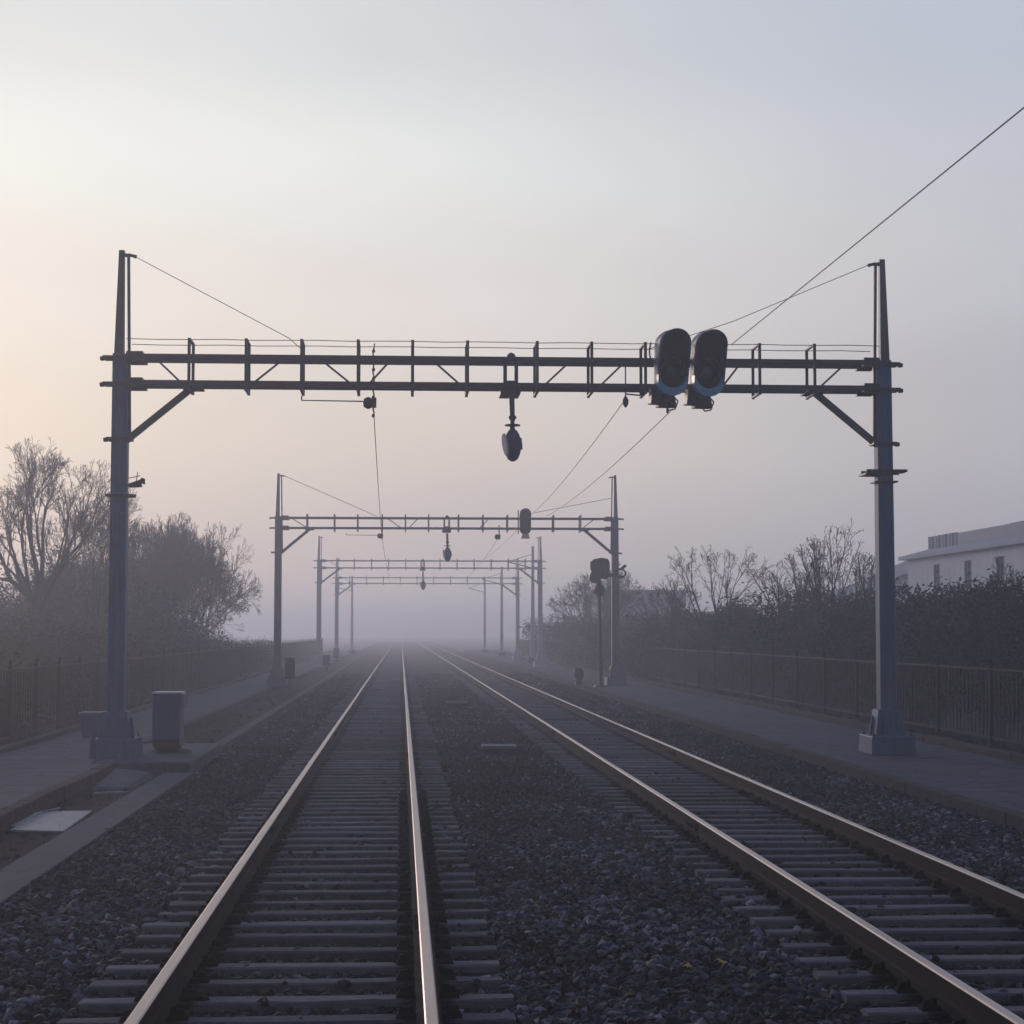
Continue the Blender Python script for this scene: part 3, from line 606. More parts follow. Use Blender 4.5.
# ------------------------------------------------------------------ trackside equipment
t = empty('equipment_cabinet', (-3.81, 30.9, -.012), 'tall navy trackside cabinet with pale top beside the near left post', 'cabinet', None, R(0))
b = MB(); b.box(-.225, .225, -.20, .32, .22, .955); b.build('body', M['cab'], t, .012)
b = MB(); b.box(-.20, .20, -.207, -.199, .24, .93); b.build('door', M['cab'], t, .004)
b = MB(); b.box(.155, .17, -.222, -.205, .52, .64); b.build('handle', M['dark'], t)
b = MB(); b.box(.217, .229, -.20, .32, .10, .74); b.box(.217, .275, -.17, .33, .72, .95); b.build('side_panel', M['cabside'], t, .005)
b = MB(); b.box(-.235, .25, -.225, .35, .955, .985, .006, .006); b.build('lid', M['cabtop'], t, .006)
b = MB(); b.add([(-.15, -.17, .01), (.17, -.17, .01), (.17, .30, .01), (-.15, .30, .01), (-.213, -.198, .13), (.213, -.198, .13), (.213, .318, .13), (-.213, .318, .13)], [(3, 2, 1, 0), (4, 5, 6, 7), (0, 1, 5, 4), (1, 2, 6, 5), (2, 3, 7, 6), (3, 0, 4, 7)]); b.box(-.213, .213, -.198, .318, .13, .22); b.build('base', M['black'], t)
b = MB(); b.lathe((-.16, -.12, 0), [(.09, 0), (.08, .035), (.03, .05)], 10); b.lathe((.27, -.05, 0), [(.13, 0), (.12, .035), (.05, .06)], 12); b.build('footing', M['concrete'], t)
t = empty('grit_bin', (-5.72, 35.5, 0), 'grey tapered grit bin on the left path behind the blue post', 'bin')
b = MB(); b.add([(-.22, -.18, .0), (.22, -.18, .0), (.22, .18, .0), (-.22, .18, .0), (-.27, -.22, .42), (.27, -.22, .42), (.27, .22, .42), (-.27, .22, .42)], [(3, 2, 1, 0), (4, 5, 6, 7), (0, 1, 5, 4), (1, 2, 6, 5), (2, 3, 7, 6), (3, 0, 4, 7)]); b.build('body', M['cab'], t, .02)
b = MB(); b.box(-.285, .285, -.235, .235, .42, .455, .01, .01); b.build('lid', M['cabside'], t, .008)
def small_cab(x, y, wd, h, label, z0=-.3):
    t = empty('relay_box', (x, y, z0), label, 'relay box', 'small boxes by the left posts')
    b = MB(); b.box(-wd / 2, wd / 2, -.18, .2, .48, h); b.box(-wd / 2 - .015, wd / 2 + .015, -.2, .22, h, h + .03); b.build('body', M['dark'], t, .02)
    b = MB(); b.box(-.09, .09, -.06, .08, 0, .48); b.build('pedestal', M['cabside'], t)
    b = MB(); b.box(-wd / 2 + .02, wd / 2 - .02, -.19, -.182, .52, h - .04); b.build('door', M['dark'], t)
small_cab(-3.86, 65.5, .33, 1.20, 'dark relay box on a short stalk beside the second gantry left post', -.16)
small_cab(-3.95, 99.5, .40, 1.0, 'misty relay box beside the third gantry left post')
small_cab(-4.4, 128, .40, 1.1, 'relay box nearly hidden in mist by the fourth gantry')
# pale panel lying in the dirt, broken slab and plank
t = MB(); t.add([(-4.14, 20.2, -.17), (-3.54, 20.0, -.17), (-3.60, 22.2, -.165), (-4.20, 22.2, -.165), (-4.14, 20.2, -.145), (-3.54, 20.0, -.14), (-3.60, 22.2, -.135), (-4.20, 22.2, -.135)], [(3, 2, 1, 0), (4, 5, 6, 7), (0, 1, 5, 4), (1, 2, 6, 5), (2, 3, 7, 6), (3, 0, 4, 7)])
t.bar((-4.22, 21.9, -.14), (-3.98, 22.25, -.11), .03, .02).bar((-4.19, 20.6, -.15), (-4.16, 21.9, -.13), .06, .015)
tag(t.build('metal_sheet', M['panel'], bevel=.006), 'pale flat sheet lying in the dirt beside the left path kerb', 'sheet')
t = MB(); t.add([(-4.16, 25.4, -.20), (-3.66, 25.5, -.20), (-3.56, 27.6, -.20), (-4.10, 27.7, -.20), (-4.14, 25.6, -.13), (-3.72, 25.7, -.15), (-3.62, 27.4, -.07), (-4.12, 27.5, -.02)], [(3, 2, 1, 0), (4, 5, 6, 7), (0, 1, 5, 4), (1, 2, 6, 5), (2, 3, 7, 6), (3, 0, 4, 7)])
tag(t.build('concrete_slab', M['concrete'], bevel=.02), 'broken concrete slab leaning against the kerb before the cabinet pad', 'slab')
t = MB().bar((-4.00, 24.75, -.155), (-3.56, 24.85, -.150), .07, .03)
tag(t.build('plank', M['panel']), 'thin pale plank on the dirt in front of the broken slab', 'plank')
for (x, y, wd, lab) in ((1.72, 32.5, .61, 'low pale-topped concrete cable cover in the middle ballast, nearer one'), (1.60, 53.0, .60, 'low concrete cable cover in the middle ballast, farther one')):
    t = empty('cable_cover', (x, y, -.18), lab, 'cable cover', 'cable covers between the tracks')
    b = MB(); b.box(-wd / 2 + .02, wd / 2 - .02, .02, .5, 0, .10); b.build('base', M['kerb'], t, .01)
    b = MB(); b.box(-wd / 2, wd / 2, 0, .52, .10, .155); b.build('lid', M['lid'], t, .01)

# post-mounted signal by the second gantry
t = empty('post_signal', (7.17, 66.6, -.01), 'black two-lobed signal on a thin post with side bracket, before the second gantry', 'railway signal')
b = MB(); b.tube((0, 0, 0), (-.06, 0, 3.55), .062, .05, 12); b.build('post', M['dark'], t)
b = MB(); b.box(-.26, .26, -.22, .22, 0, .05, .04, .04); b.build('base_plate', M['dark'], t)
b = MB(); b.lathe((-.06, 0, 0), [(.08, 3.25), (.19, 3.36), (.22, 3.48), (.17, 3.58), (.10, 3.66), (.10, 3.8)], 14); b.build('collar', M['dark'], t, 0)
b = MB(); b.prism([(-.34 + .0, 3.98), (-.30, 3.86), (.22, 3.86), (.30, 3.98), (.30, 4.46), (.24, 4.58), (.0, 4.62), (-.27, 4.57), (-.40, 4.46), (-.40, 4.25), (-.36, 4.15)], -.16, .10, .95, 4.2); b.build('housing', M['dark'], t, .03)
b = MB(); b.prism(stadium(.42, .46, 10, -.22, 3.93), -.26, .02); b.build('lower_lamp', M['dark'], t, .02)
for (x, z) in ((-.08, 4.38), (-.08, 4.05)):
    b = MB(); b.lathe((x, 0, z), [(.15, -.16), (.16, -.36), (.145, -.36), (.14, -.19)], 18, 'y'); b.build('visor', M['dark'], t)
b = MB(); b.bar((.22, 0, 3.98), (.62, 0, 4.05), .10, .12); n = 14
b.path([(.72 + .17 * math.cos(a), 0, 4.07 + .14 * math.sin(a)) for a in [2 * math.pi * i / n for i in range(n + 1)]], .035, 6); b.bar((.50, 0, 4.12), (.84, 0, 4.30), .08, .07); b.bar((.78, 0, 4.26), (.90, 0, 4.36), .11, .10); b.bar((.50, 0, 3.97), (.86, 0, 3.94), .06, .05); b.build('side_bracket', M['dark'], t)
# dwarf signal
t = empty('dwarf_signal', (6.62, 69.6, 0), 'knee-high rounded dwarf signal at the right kerb before the post signal', 'ground signal')
b = MB(); b.prism(stadium(.34, .46, 10, .03, .38), -.12, .12, .92, .38); b.build('housing', M['dark'], t, .02)
b = MB(); b.lathe((.03, 0, .40), [(.12, -.12), (.13, -.26), (.115, -.26), (.11, -.14)], 16, 'y'); b.build('visor', M['dark'], t)
b = MB(); b.box(-.10, .14, -.10, .10, -.02, .17, .02, .02); b.build('base', M['dark'], t)
b = MB(); b.tube((-.15, -.05, .45), (-.19, -.05, .60), .03, .02, 8); b.build('sighting_lug', M['white'], t)

# ------------------------------------------------------------------ fences
def fence(x, y0, y1, pitch, h, z0, label, side):
    t = empty('railing_fence', (x, y0, z0), label, 'fence', 'railings along the paths')
    n = int((y1 - y0) / pitch)
    for i in range(n + 1):
        b = MB(); y = i * pitch; b.box(-.032, .032, y - .032, y + .032, -.05, h + .06, .0, .0); b.lathe((0, y, 0), [(.045, h + .06), (.02, h + .085), (.035, h + .11), (.004, h + .16)], 8); b.box(side * .02 - .02, side * .02 + .02, y - .02, y + .02, -.05, .35); b.build('post', M['fence'], t)
    for i in range(n):
        b = MB(); a = i * pitch + .033; e = (i + 1) * pitch - .033; m = int((e - a) / .22)
        b.box(-.022, .022, a, e, h - .035, h, 0, 0); b.box(-.018, .018, a, e, .10, .135)
        lean = random.uniform(-.004, .004)
        for k in range(1, m):
            yy = a + (e - a) * k / m; b.box(-.009 + lean, .009 + lean, yy - .014, yy + .014, .12, h - .02)
        b.build('panel', M['fence'], t)
    return t
fence(-6.82, 21.3, 165, 2.36, 1.30, .0, 'dark vertical-bar railing along the left path, in front of the bare trees', 1)
fence(10.14, 19.0, 165, 3.15, 1.30, .03, 'dark vertical-bar railing along the right path, in front of the evergreen hedge', -1)

# ------------------------------------------------------------------ vegetation
def seg_mesh(segs, n=4):
    S = np.array([(*a, *b, ra, rb) for a, b, ra, rb in segs]); p0, p1, r0, r1 = S[:, :3], S[:, 3:6], S[:, 6], S[:, 7]
    d = p1 - p0; d /= np.linalg.norm(d, axis=1)[:, None] + 1e-9
    ref = np.where(np.abs(d[:, 2:3]) < .9, np.array([[0, 0, 1.]]), np.array([[1., 0, 0]])); a = np.cross(d, ref); a /= np.linalg.norm(a, axis=1)[:, None]; b = np.cross(d, a)
    V = []
    for p, r_ in ((p0, r0), (p1, r1)):
        for i in range(n): t_ = 2 * np.pi * i / n; V.append(p + (a * math.cos(t_) + b * math.sin(t_)) * r_[:, None])
    V = np.stack(V, 1); Fb = np.array([(i, (i + 1) % n, n + (i + 1) % n, n + i) for i in range(n)])
    return V.reshape(-1, 3), (Fb[None] + (np.arange(len(S)) * 2 * n)[:, None, None]).reshape(-1, 4)
def grow(seed, H, spread=.6, levels=5, trunk=.25, r0=.16, kids=(5, 5, 4, 4, 3), up=.25, rmin=.007, wob=.16, lenf=.62):
    rd = random.Random(seed); T, B = [], []
    def br(p, d, L, r_, lv):
        ns = max(2, 5 - lv); pts = [p]; dd = d.copy(); q = p
        for i in range(ns):
            dd = (dd + Vector((rd.gauss(0, wob), rd.gauss(0, wob), rd.gauss(0, wob * .6) + up * .18))).normalized(); nq = q + dd * L / ns
            ra = max(rmin, r_ * (1 - .6 * i / ns)); rb = max(rmin * .8, r_ * (1 - .6 * (i + 1) / ns)); (T if lv < 2 else B).append((q[:], nq[:], ra, rb)); q = nq; pts.append(q)
        if lv >= levels: return
        k = kids[min(lv, len(kids) - 1)]
        for i in range(k):
            f_ = (.25 + .75 * (i + rd.random()) / k) if lv else (.55 + .45 * (i + rd.random()) / k)
            j = min(ns - 1, int(f_ * ns)); base = pts[j].lerp(pts[j + 1], f_ * ns - j) if j < ns else pts[-1]
            az = rd.uniform(0, 2 * math.pi); perp = Vector((math.cos(az), math.sin(az), rd.uniform(-.15, .35)))
            nd = (dd * (1 - spread) + perp * spread + Vector((0, 0, up))).normalized()
            br(base, nd, L * rd.uniform(.8, 1.15) * (lenf if lv else lenf / trunk * .62), r_ * (.52 if lv else .5) * (1.05 - .3 * f_), lv + 1)
    br(Vector((0, 0, 0)), Vector((rd.uniform(-.05, .05), rd.uniform(-.05, .05), 1)), H * trunk, r0, 0)
    zm = max(s[1][2] for s in T + B); k = H / zm
    sc = lambda s: (tuple(c * k for c in s[0]), tuple(c * k for c in s[1]), s[2], s[3])
    return [sc(s) for s in T], [sc(s) for s in B]
def grow2(seed, H, Rc, trunk_h=1.6, r0=.17, depth=8, ang=24, ratio=.80, rmin=.0055, stems=4, tilt=38, wob=.07, side=.5, up=.10):
    """crown of forking limbs: each limb forks at its tip, thin side twigs on the way"""
    rd = random.Random(seed); T, B = [], []
    def seg(p, d, L, ra, rb, out, n=3):
        q = p; dd = d
        for i in range(n):
            dd = (dd + Vector((rd.gauss(0, wob), rd.gauss(0, wob), rd.gauss(0, wob) + up * .12))).normalized(); nq = q + dd * L / n
            out.append((q[:], nq[:], ra + (rb - ra) * i / n, ra + (rb - ra) * (i + 1) / n)); q = nq
        return q, dd
    def turn(d, a):
        ax = d.orthogonal().normalized(); ax.rotate(Matrix.Rotation(rd.uniform(0, 2 * math.pi), 3, d)); v = d.copy(); v.rotate(Matrix.Rotation(a, 3, ax)); return v
    def fork(p, d, L, r_, lv):
        rb = max(rmin, r_ * .72); q, dd = seg(p, d, L * rd.uniform(.8, 1.15), r_, rb, T if lv < 3 else B, 3 if lv < 4 else 2)
        if lv >= 2 and rd.random() < side:
            m_ = p.lerp(q, rd.uniform(.3, .8)); fork(m_, turn(dd, R(rd.uniform(30, 60))), L * .6, max(rmin, r_ * .5), min(depth, lv + 2))
        if lv >= depth: return
        nk = 3 if rd.random() < (.45 if lv < 4 else .3) else 2
        for i in range(nk):
            a = R(rd.gauss(ang * (.45 if i == 0 and lv < 4 else 1.1), 6)); fork(q, turn(dd, a), L * ratio * (1.0 if i == 0 else .92), max(rmin, rb * (.88 if i == 0 else .70)), lv + 1)
    q, dd = seg(Vector((0, 0, 0)), Vector((rd.uniform(-.04, .04), rd.uniform(-.04, .04), 1)), trunk_h, r0, r0 * .8, T, 3)
    L0 = (H - trunk_h) * (1 - ratio) / (1 - ratio ** (depth + 1)) * 1.15
    for i in range(stems):
        az = 2 * math.pi * i / stems + rd.uniform(-.4, .4); tl = R(rd.uniform(.35, 1.0) * tilt) if i else R(5)
        fork(q - Vector((0, 0, rd.uniform(0, .3) * trunk_h)), Vector((math.cos(az) * math.sin(tl), math.sin(az) * math.sin(tl), math.cos(tl))), L0, r0 * .62, 1)
    A = np.array([x[1] for x in T + B]); kz = H / np.percentile(A[:, 2], 99.8); rad = np.percentile(np.hypot(A[:, 0], A[:, 1]), 98) * kz; kx = kz * (Rc / rad) ** .35; print('crown radius', round(rad, 2), 'wanted', Rc)
    sc = lambda x: ((x[0][0] * kx, x[0][1] * kx, x[0][2] * kz), (x[1][0] * kx, x[1][1] * kx, x[1][2] * kz), x[2], x[3])
    return [sc(x) for x in T], [sc(x) for x in B]
def bare_tree(loc, seed, H, Rc, label, group, **k):
    T, B = grow2(seed, H, Rc, **k); t = empty('bare_tree', loc, label, 'tree', group)
    for nm, S, m, n in (('trunk', T, M['bark'], 6), ('twigs', B, M['twig'], 3)):
        V, Fc = seg_mesh(S, n); npmesh(nm, V, Fc, m, t, smooth=True)
    print(label, len(T) + len(B)); return t
GL = 'bare trees beyond the left railing'; GR = 'bare trees beyond the right railing'
bare_tree((-11.5, 61, -.5), 3, 8.55, 2.9, 'tallest bare spreading tree at the left edge of the photo', GL, depth=8, stems=7, trunk_h=3.7, tilt=54, ang=19, ratio=.78, side=.45, r0=.17, rmin=.0045)
bare_tree((-10.3, 64, -.5), 9, 7.4, 2.0, 'bare tree just behind the near left blue post', GL, depth=8, stems=5, trunk_h=1.8, tilt=34, ang=18, ratio=.78, side=.45, r0=.12, rmin=.0045)
def twiggy(loc, seed, H, W, label, group, dp=8):
    t = empty('dense_bare_tree', loc, label, 'tree', group); TT, BB = [], []; rd = random.Random(seed)
    for i in range(6):
        u = -1 + 2 * (i + .5) / 6; ox, oy = u * W * .42, rd.uniform(-W, W) * .3; hh = H * math.sqrt(max(.2, 1 - .55 * u * u)) * rd.uniform(.93, 1.02)
        T, B = grow2(seed * 10 + i, hh, W * .8, trunk_h=hh * .10, r0=.08, depth=dp, stems=6, tilt=48, ang=19, ratio=.78, side=.5, rmin=.0055)
        f_ = lambda x: ((x[0][0] + ox, x[0][1] + oy, x[0][2]), (x[1][0] + ox, x[1][1] + oy, x[1][2]), x[2], x[3])
        TT += [f_(x) for x in T]; BB += [f_(x) for x in B]
    V, Fc = seg_mesh(TT, 5); npmesh('stems', V, Fc, M['bark'], t); V, Fc = seg_mesh(BB, 3); npmesh('twigs', V, Fc, M['twig'], t); print(label, len(TT) + len(BB))
twiggy((-9.6, 80, -.5), 21, 7.45, 2.9, 'broad dense rounded bare tree right of the near left post', GL)
twiggy((-13.6, 84, -.5), 22, 6.2, 3.0, 'dense bare tree between the big spreading tree and the broad rounded one', GL)
bare_tree((11.6, 112, -.5), 24, 5.9, 2.6, 'misty bare tree right of the third gantry', GR, depth=7, stems=7, trunk_h=1.5, tilt=55, ang=20, ratio=.78, side=.4, r0=.12)
def leafmass(seed, rx, ry, h, n, size, rag=.42):
    g = np.random.default_rng(seed)
    # clumps fill an uneven hedge-shaped volume
    nc = 70; cc = np.stack([g.uniform(-rx, rx, nc), g.uniform(-ry, ry, nc), g.uniform(.05, 1, nc) ** .8 * h], 1)
    hh = h * (1 - rag * g.uniform(0, 1, nc)) * np.sqrt(np.clip(1 - .45 * (cc[:, 0] / rx) ** 2 - .35 * (cc[:, 1] / ry) ** 2, .1, 1)); cc[:, 2] = np.minimum(cc[:, 2], hh)
    cr = g.uniform(.35, .75, nc); ci = g.integers(0, nc, n)
    d = g.normal(0, 1, (n, 3)); d /= np.linalg.norm(d, axis=1)[:, None]; P = cc[ci] + d * (cr[ci] * g.uniform(.35, 1.0, n) ** .5)[:, None] * np.array([1, 1, .8])
    sp = g.uniform(0, 1, n) < .07; P[sp, 2] += g.uniform(0, .35, sp.sum()); P[:, 2] = np.maximum(P[:, 2], .02)
    u = g.normal(0, 1, (n, 3)); u /= np.linalg.norm(u, axis=1)[:, None]; v = g.normal(0, 1, (n, 3)); v -= u * (u * v).sum(1)[:, None]; v /= np.linalg.norm(v, axis=1)[:, None]
    s = g.uniform(.5, 1.2, n)[:, None] * size
    V = np.stack([P - u * s, P + v * s * .45, P + u * s, P - v * s * .45], 1).reshape(-1, 3)
    Fc = np.arange(4 * n).reshape(-1, 4); tone = np.clip(g.beta(2, 2, nc)[ci] * .6 + g.uniform(0, .4, n), 0, 1)
    return V, Fc, np.repeat(tone, 4)
protos = {}
def shrub(kind, seed, loc, sc, label, group, rz=0, m='leaf'):
    key = (kind, seed, m)
    t = empty('evergreen_shrub' if m == 'leaf' else 'bare_shrub', loc, label, 'shrub', group, rz); t.scale = sc
    if key not in protos:
        V, Fc, tn = leafmass(seed, 2.6, 1.7, 3.0, 34000 if m == 'leaf' else 22000, .055 if m == 'leaf' else .05)
        a = npmesh('foliage' if m == 'leaf' else 'brushwood', V, Fc, M[m], t, attr=tn)
        S = []
        for i in range(9):
            T, B = grow(seed * 31 + i, random.uniform(2.2, 3.3), spread=.4, levels=3, kids=(5, 4, 3), r0=.035, trunk=.2, rmin=.006, up=.5); ox, oy = random.uniform(-2, 2), random.uniform(-1.2, 1.2)
            S += [((s[0][0] + ox, s[0][1] + oy, s[0][2]), (s[1][0] + ox, s[1][1] + oy, s[1][2]), s[2], s[3]) for s in T + B]
        V, Fc = seg_mesh(S, 3); c = npmesh('stems', V, Fc, M['bark'], t); protos[key] = (a, c)
    else:
        for q in protos[key]: c = q.copy(); COL.objects.link(c); c.parent = t
    return t
GH = 'evergreen shrubs behind the right railing'
rs = [(13.6, 32.5, 1.0, 1.12, 'evergreen shrub nearest the right edge behind the railing'), (13.4, 37, 1.0, 1.13, 'second evergreen shrub from the right, under the pale building'),
      (13.2, 42, 1.0, 1.16, 'evergreen shrub just right of the near right blue post'), (13.2, 47.5, 1.0, 1.18, 'evergreen shrub directly behind the near right blue post'), (13.1, 53, 1.05, 1.22, 'evergreen shrub just left of the near right blue post'),
      (13.1, 59, 1.1, 1.26, 'evergreen shrub below the tall bare branches'), (13.2, 66, 1.1, 1.12, 'misty evergreen shrub below the lower bare tree'), (13.1, 74, 1.2, 1.08, 'misty evergreen shrub right of the post signal'),
      (13.2, 84, 1.3, 1.1, 'pale misty shrub behind the second gantry right post'), (12.9, 96, 1.4, 1.15, 'faint shrub beyond the post signal'), (12.9, 112, 1.5, 1.2, 'faint far shrub beside the third gantry'), (12.9, 130, 1.6, 1.2, 'farthest trace of shrub on the right in the mist')]
for i, (x, y, s, hz, lab) in enumerate(rs): shrub('e', 40 + i % 3, (x, y, -.5), (s, s * 1.35, hz), lab, GH, R(random.uniform(75, 105)) if i % 2 else R(random.uniform(-105, -75)))
GLs = 'brushwood shrubs behind the left railing'
ls = [(-9.8, 36, 1.0, .62, 'low brushwood shrub at the far left edge behind the railing'), (-10.5, 43, 1.0, .68, 'brushwood shrub under the big spreading tree'), (-9.9, 50, 1.1, .88, 'brushwood shrub left of the blue post above the grit bin'),
      (-10.6, 57, 1.2, .95, 'taller brushwood shrub behind the near left blue post'), (-10.4, 65, 1.2, 1.1, 'brushwood shrub right of the near left blue post'), (-11.2, 73, 1.3, 1.45, 'tall misty brushwood shrub below the broad rounded tree'),
      (-10.6, 83, 1.4, .9, 'misty brushwood shrub before the second gantry left post'), (-10.6, 95, 1.4, .65, 'faint brushwood shrub behind the second gantry left post'), (-10.6, 110, 1.5, .65, 'far brushwood shrub near the third gantry'), (-10.6, 128, 1.6, .7, 'farthest trace of brushwood on the left'),
      (-14.8, 64, 1.5, 1.35, 'rear brushwood shrub behind the big spreading tree trunk'), (-14.5, 74, 1.6, 1.8, 'rear brushwood shrub filling the gap left of the broad tree')]
for i, (x, y, s, hz, lab) in enumerate(ls): shrub('b', 50 + i % 3, (x, y, -.5), (s, s * 1.35, hz), lab, GLs, R(random.uniform(75, 105)) if i % 2 else R(random.uniform(-105, -75)), 'brown')
bt = dict(depth=5, stems=7, trunk_h=1.9, tilt=40, ang=20, ratio=.72, side=.8, r0=.075, rmin=.006, wob=.05)
bare_tree((13.5, 58.0, -.5), 5, 6.0, 1.6, 'tall bare young tree rising highest from the right hedge', GR, **bt)
bare_tree((12.5, 58.5, -.5), 16, 5.2, 1.5, 'bare tree left of the tallest one in the right hedge', GR, **bt)
bare_tree((14.4, 58.0, -.5), 29, 5.0, 1.5, 'bare tree right of the tallest one, close to the blue post', GR, **bt)
bare_tree((11.2, 66.0, -.5), 12, 5.6, 2.2, 'wide low bare tree rising from the hedge left of the tall ones', GR, **dict(bt, tilt=58))
bare_tree((10.9, 74.0, -.5), 17, 4.8, 1.6, 'misty bare tree just right of the second gantry right post', GR, **dict(bt, tilt=50))
bare_tree((13.6, 41.0, -.5), 18, 4.1, 1.2, 'bare sapling in front of the building at the right edge', GR, **bt)
bare_tree((10.8, 98.0, -.5), 19, 6.1, 2.4, 'faint rounded bare tree left of the post signal', GR, **dict(bt, tilt=60, depth=7, ang=22))
# ivy at the left railing
t = empty('ivy', (-6.65, 39.5, 0), 'ivy tangle on the left railing behind the navy cabinet', 'plant')
V, Fc, tn = leafmass(77, .9, .3, 1.2, 1500, .05, .6); V = V @ np.array([[0, 1, 0], [.35, 0, 0], [0, 0, 1.]]); npmesh('foliage', V, Fc, M['leaf'], t, attr=tn)
b = MB(); 
for i in range(6): b.path([(.02, -.5 + i * .2, 0), (.03, -.45 + i * .2 + random.uniform(-.1, .1), .6), (.0, -.5 + i * .2 + random.uniform(-.2, .2), 1.25)], .009, 4)
b.build('stems', M['bark'], t)

# dry grass tufts and leaf litter along the railings, kerbs and in the dirt verge
g = np.random.default_rng(5); V = []; T_ = []
def tufts(n, x0, x1, y0, y1, z, h):
    for _ in range(n):
        cx, cy = g.uniform(x0, x1), y0 + (y1 - y0) * g.uniform(0, 1) ** 1.5; hh = h * g.uniform(.4, 1.2); tn_ = g.uniform(0, 1)
        for k in range(int(g.integers(7, 16))):
            a = g.uniform(0, 6.28); px, py = cx + g.normal(0, .03), cy + g.normal(0, .05); l = hh * g.uniform(.4, 1); dx, dy = math.cos(a) * l * .6, math.sin(a) * l * .6; w_ = .006
            V.extend([(px - w_ * math.sin(a), py + w_ * math.cos(a), z), (px + w_ * math.sin(a), py - w_ * math.cos(a), z), (px + dx * .5 + w_ * .7, py + dy * .5, z + l * .7), (px + dx, py + dy, z + l)]); T_.extend([tn_] * 4)
tufts(260, 9.56, 10.1, 24, 75, .03, .14); tufts(200, -6.78, -6.62, 26, 75, .02, .14); tufts(150, -4.23, -3.55, 12, 28, -.175, .05); tufts(120, -4.5, -3.6, 34, 70, -.175, .08)
tufts(60, 6.46, 6.54, 18, 60, -.16, .05)
o = npmesh('dry_grass', np.array(V), np.arange(len(V)).reshape(-1, 4), M['brown'], attr=np.array(T_) * .6 + .4); tag(o, 'dry grass tufts along the foot of the railings and kerbs', 'grass', kind='stuff')

# fallen leaves
def leaf(x, y, z, s, label, rz):
    o6 = [(1, 0), (.55, .28), (.62, .75), (.15, .48), (-.2, .82), (-.35, .35), (-.95, .35), (-.6, 0), (-.95, -.35), (-.35, -.35), (-.2, -.8), (.15, -.48), (.6, -.72), (.55, -.28)]
    b = MB(); v = [(a * s, c * s, .010 * (1 - abs(a)) + .012 * random.random()) for a, c in o6]; v2 = [(a, c, h - .004) for a, c, h in v]; n = len(v)
    b.add(v + v2, [tuple(range(n)), tuple(range(n, 2 * n))[::-1]] + [(i, (i + 1) % n, n + (i + 1) % n, n + i) for i in range(n)])
    o = b.build('fallen_leaf', M['yleaf']); o.location = (x, y, z); o.rotation_euler = (.5, .15, rz); tag(o, label, 'leaf', 'fallen yellow leaves on the ballast')
leaf(1.82, 11.9, -.17, .04, 'yellow leaf on the dark ballast, lower one of the close pair', .3)
leaf(2.06, 12.0, -.17, .045, 'yellow leaf at the right of the close pair on the ballast', 1.3)
leaf(1.70, 24.3, -.17, .05, 'small yellow leaf farther up the middle ballast', 2.3)
leaf(1.58, 11.95, -.17, .03, 'tiny ochre leaf left of the close pair on the ballast', .9)

# ------------------------------------------------------------------ buildings
t = empty('pale_building', (24, 0, 0), 'pale rendered building with flat plant room on its roof behind the right hedge', 'building')
Y0, Y1, E = 60.0, 87.0, 5.35
b = MB(); b.box(0, 14, Y0, Y1, -.5, E); b.build('wall', M['wall'], t)
b = MB(); b.box(-.32, 14.5, Y0 - .5, Y1 + .5, E, E + .16); b.add([(-.32, Y0 - .5, E + .16), (14.5, Y0 - .5, E + .16), (14.5, Y1 + .5, E + .16), (-.32, Y1 + .5, E + .16), (.9, Y0 - .5, E + .50), (13, Y0 - .5, E + .50), (13, Y1 - .6, E + .50), (.9, Y1 - .6, E + .50)], [(0, 1, 5, 4), (1, 2, 6, 5), (2, 3, 7, 6), (3, 0, 4, 7), (4, 5, 6, 7)]); b.build('roof', M['roof'], t)
b = MB(); b.box(1.0, 10, Y0, 82.3, E + .4, E + 1.05); b.box(1.3, 9, Y0, 76, E + 1.052, E + 1.13); b.build('plant_room', M['plantroom'], t)
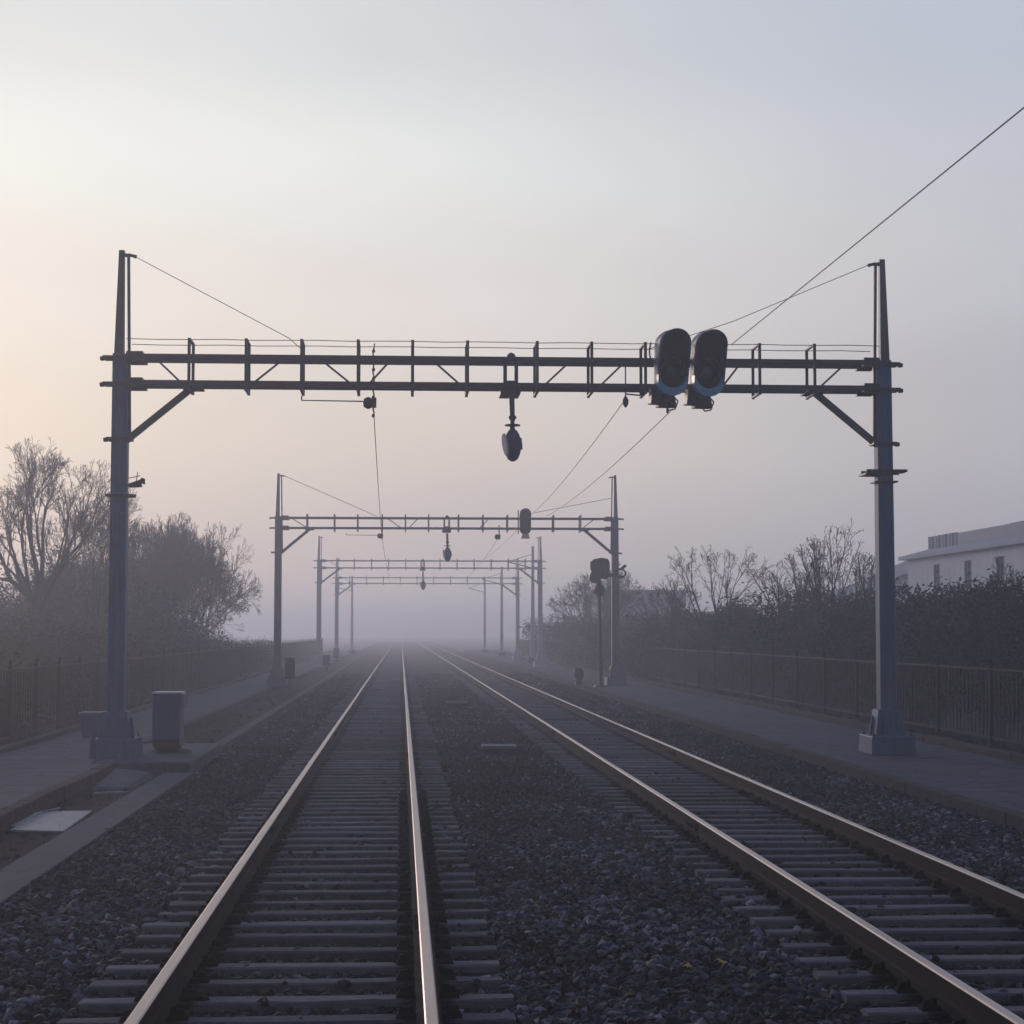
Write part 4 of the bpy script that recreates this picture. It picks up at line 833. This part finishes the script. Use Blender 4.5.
for i in range(9):
    b = MB(); y = 82.5 + i * .53; b.box(.95, 1.1, y, y + .12, E + .45, E + 1.10); b.build('screen_fin', M['plantroom'] if i % 2 else M['wall'], t)
b = MB(); b.box(1.12, 1.2, 82.3, 86.9, E + .45, E + 1.04); b.build('screen', M['roof'], t)
for i, y in enumerate((62.0, 65.2, 68.6, 73.3, 77.6, 82.2)):
    f = MB().box(-.012, .02, y - .5, y + .5, 3.75, 5.05).build('window', M['frame'], t); g = MB(); g.box(-.020, -.010, y - .42, y - .03, 3.82, 4.98).box(-.020, -.010, y + .03, y + .42, 3.82, 4.98).build('pane', M['win'], f)
t = empty('gable_house', (27, 96, 0), 'small pale gabled house just left of the pale building', 'house')
b = MB(); b.prism([(-2.8, -.5), (7, -.5), (7, 3.9), (2.1, 6.0), (-2.8, 3.9)], 0, 8); b.build('wall', M['wall'], t)
b = MB(); b.bar((-3.1, 4, 3.9), (2.1, 4, 6.12), 8.6, .12, up=(0, 0, 1)); b.bar((7.3, 4, 3.9), (2.1, 4, 6.12), 8.6, .12); b.build('roof', M['plantroom'], t)
t = empty('long_shed', (14.6, 134, 0), 'long low shed roof showing faintly behind the post signal', 'shed')
b = MB(); b.box(0, 6, 0, 14, -.5, 4.8); b.build('wall', M['plantroom'], t)
b = MB(); b.box(-.3, 6.3, -.4, 14.4, 4.8, 4.98); b.build('roof', M['roof'], t)

# ------------------------------------------------------------------ haze
hz = bpy.data.materials.new('haze'); hz.use_nodes = True; t_ = hz.node_tree; t_.nodes.clear()
o_ = t_.nodes.new('ShaderNodeOutputMaterial'); pv = t_.nodes.new('ShaderNodeVolumePrincipled')
pv.inputs['Color'].default_value = (.89, .895, 1.0, 1); pv.inputs['Density'].default_value = .0045; pv.inputs['Anisotropy'].default_value = .62
t_.links.new(pv.outputs[0], o_.inputs['Volume'])
MB().box(-540, 540, -100, 940, -1.5, 8.7).build('haze', hz)['kind'] = 'stuff'
hz_o = bpy.data.objects['haze']; hz_o.visible_shadow = True
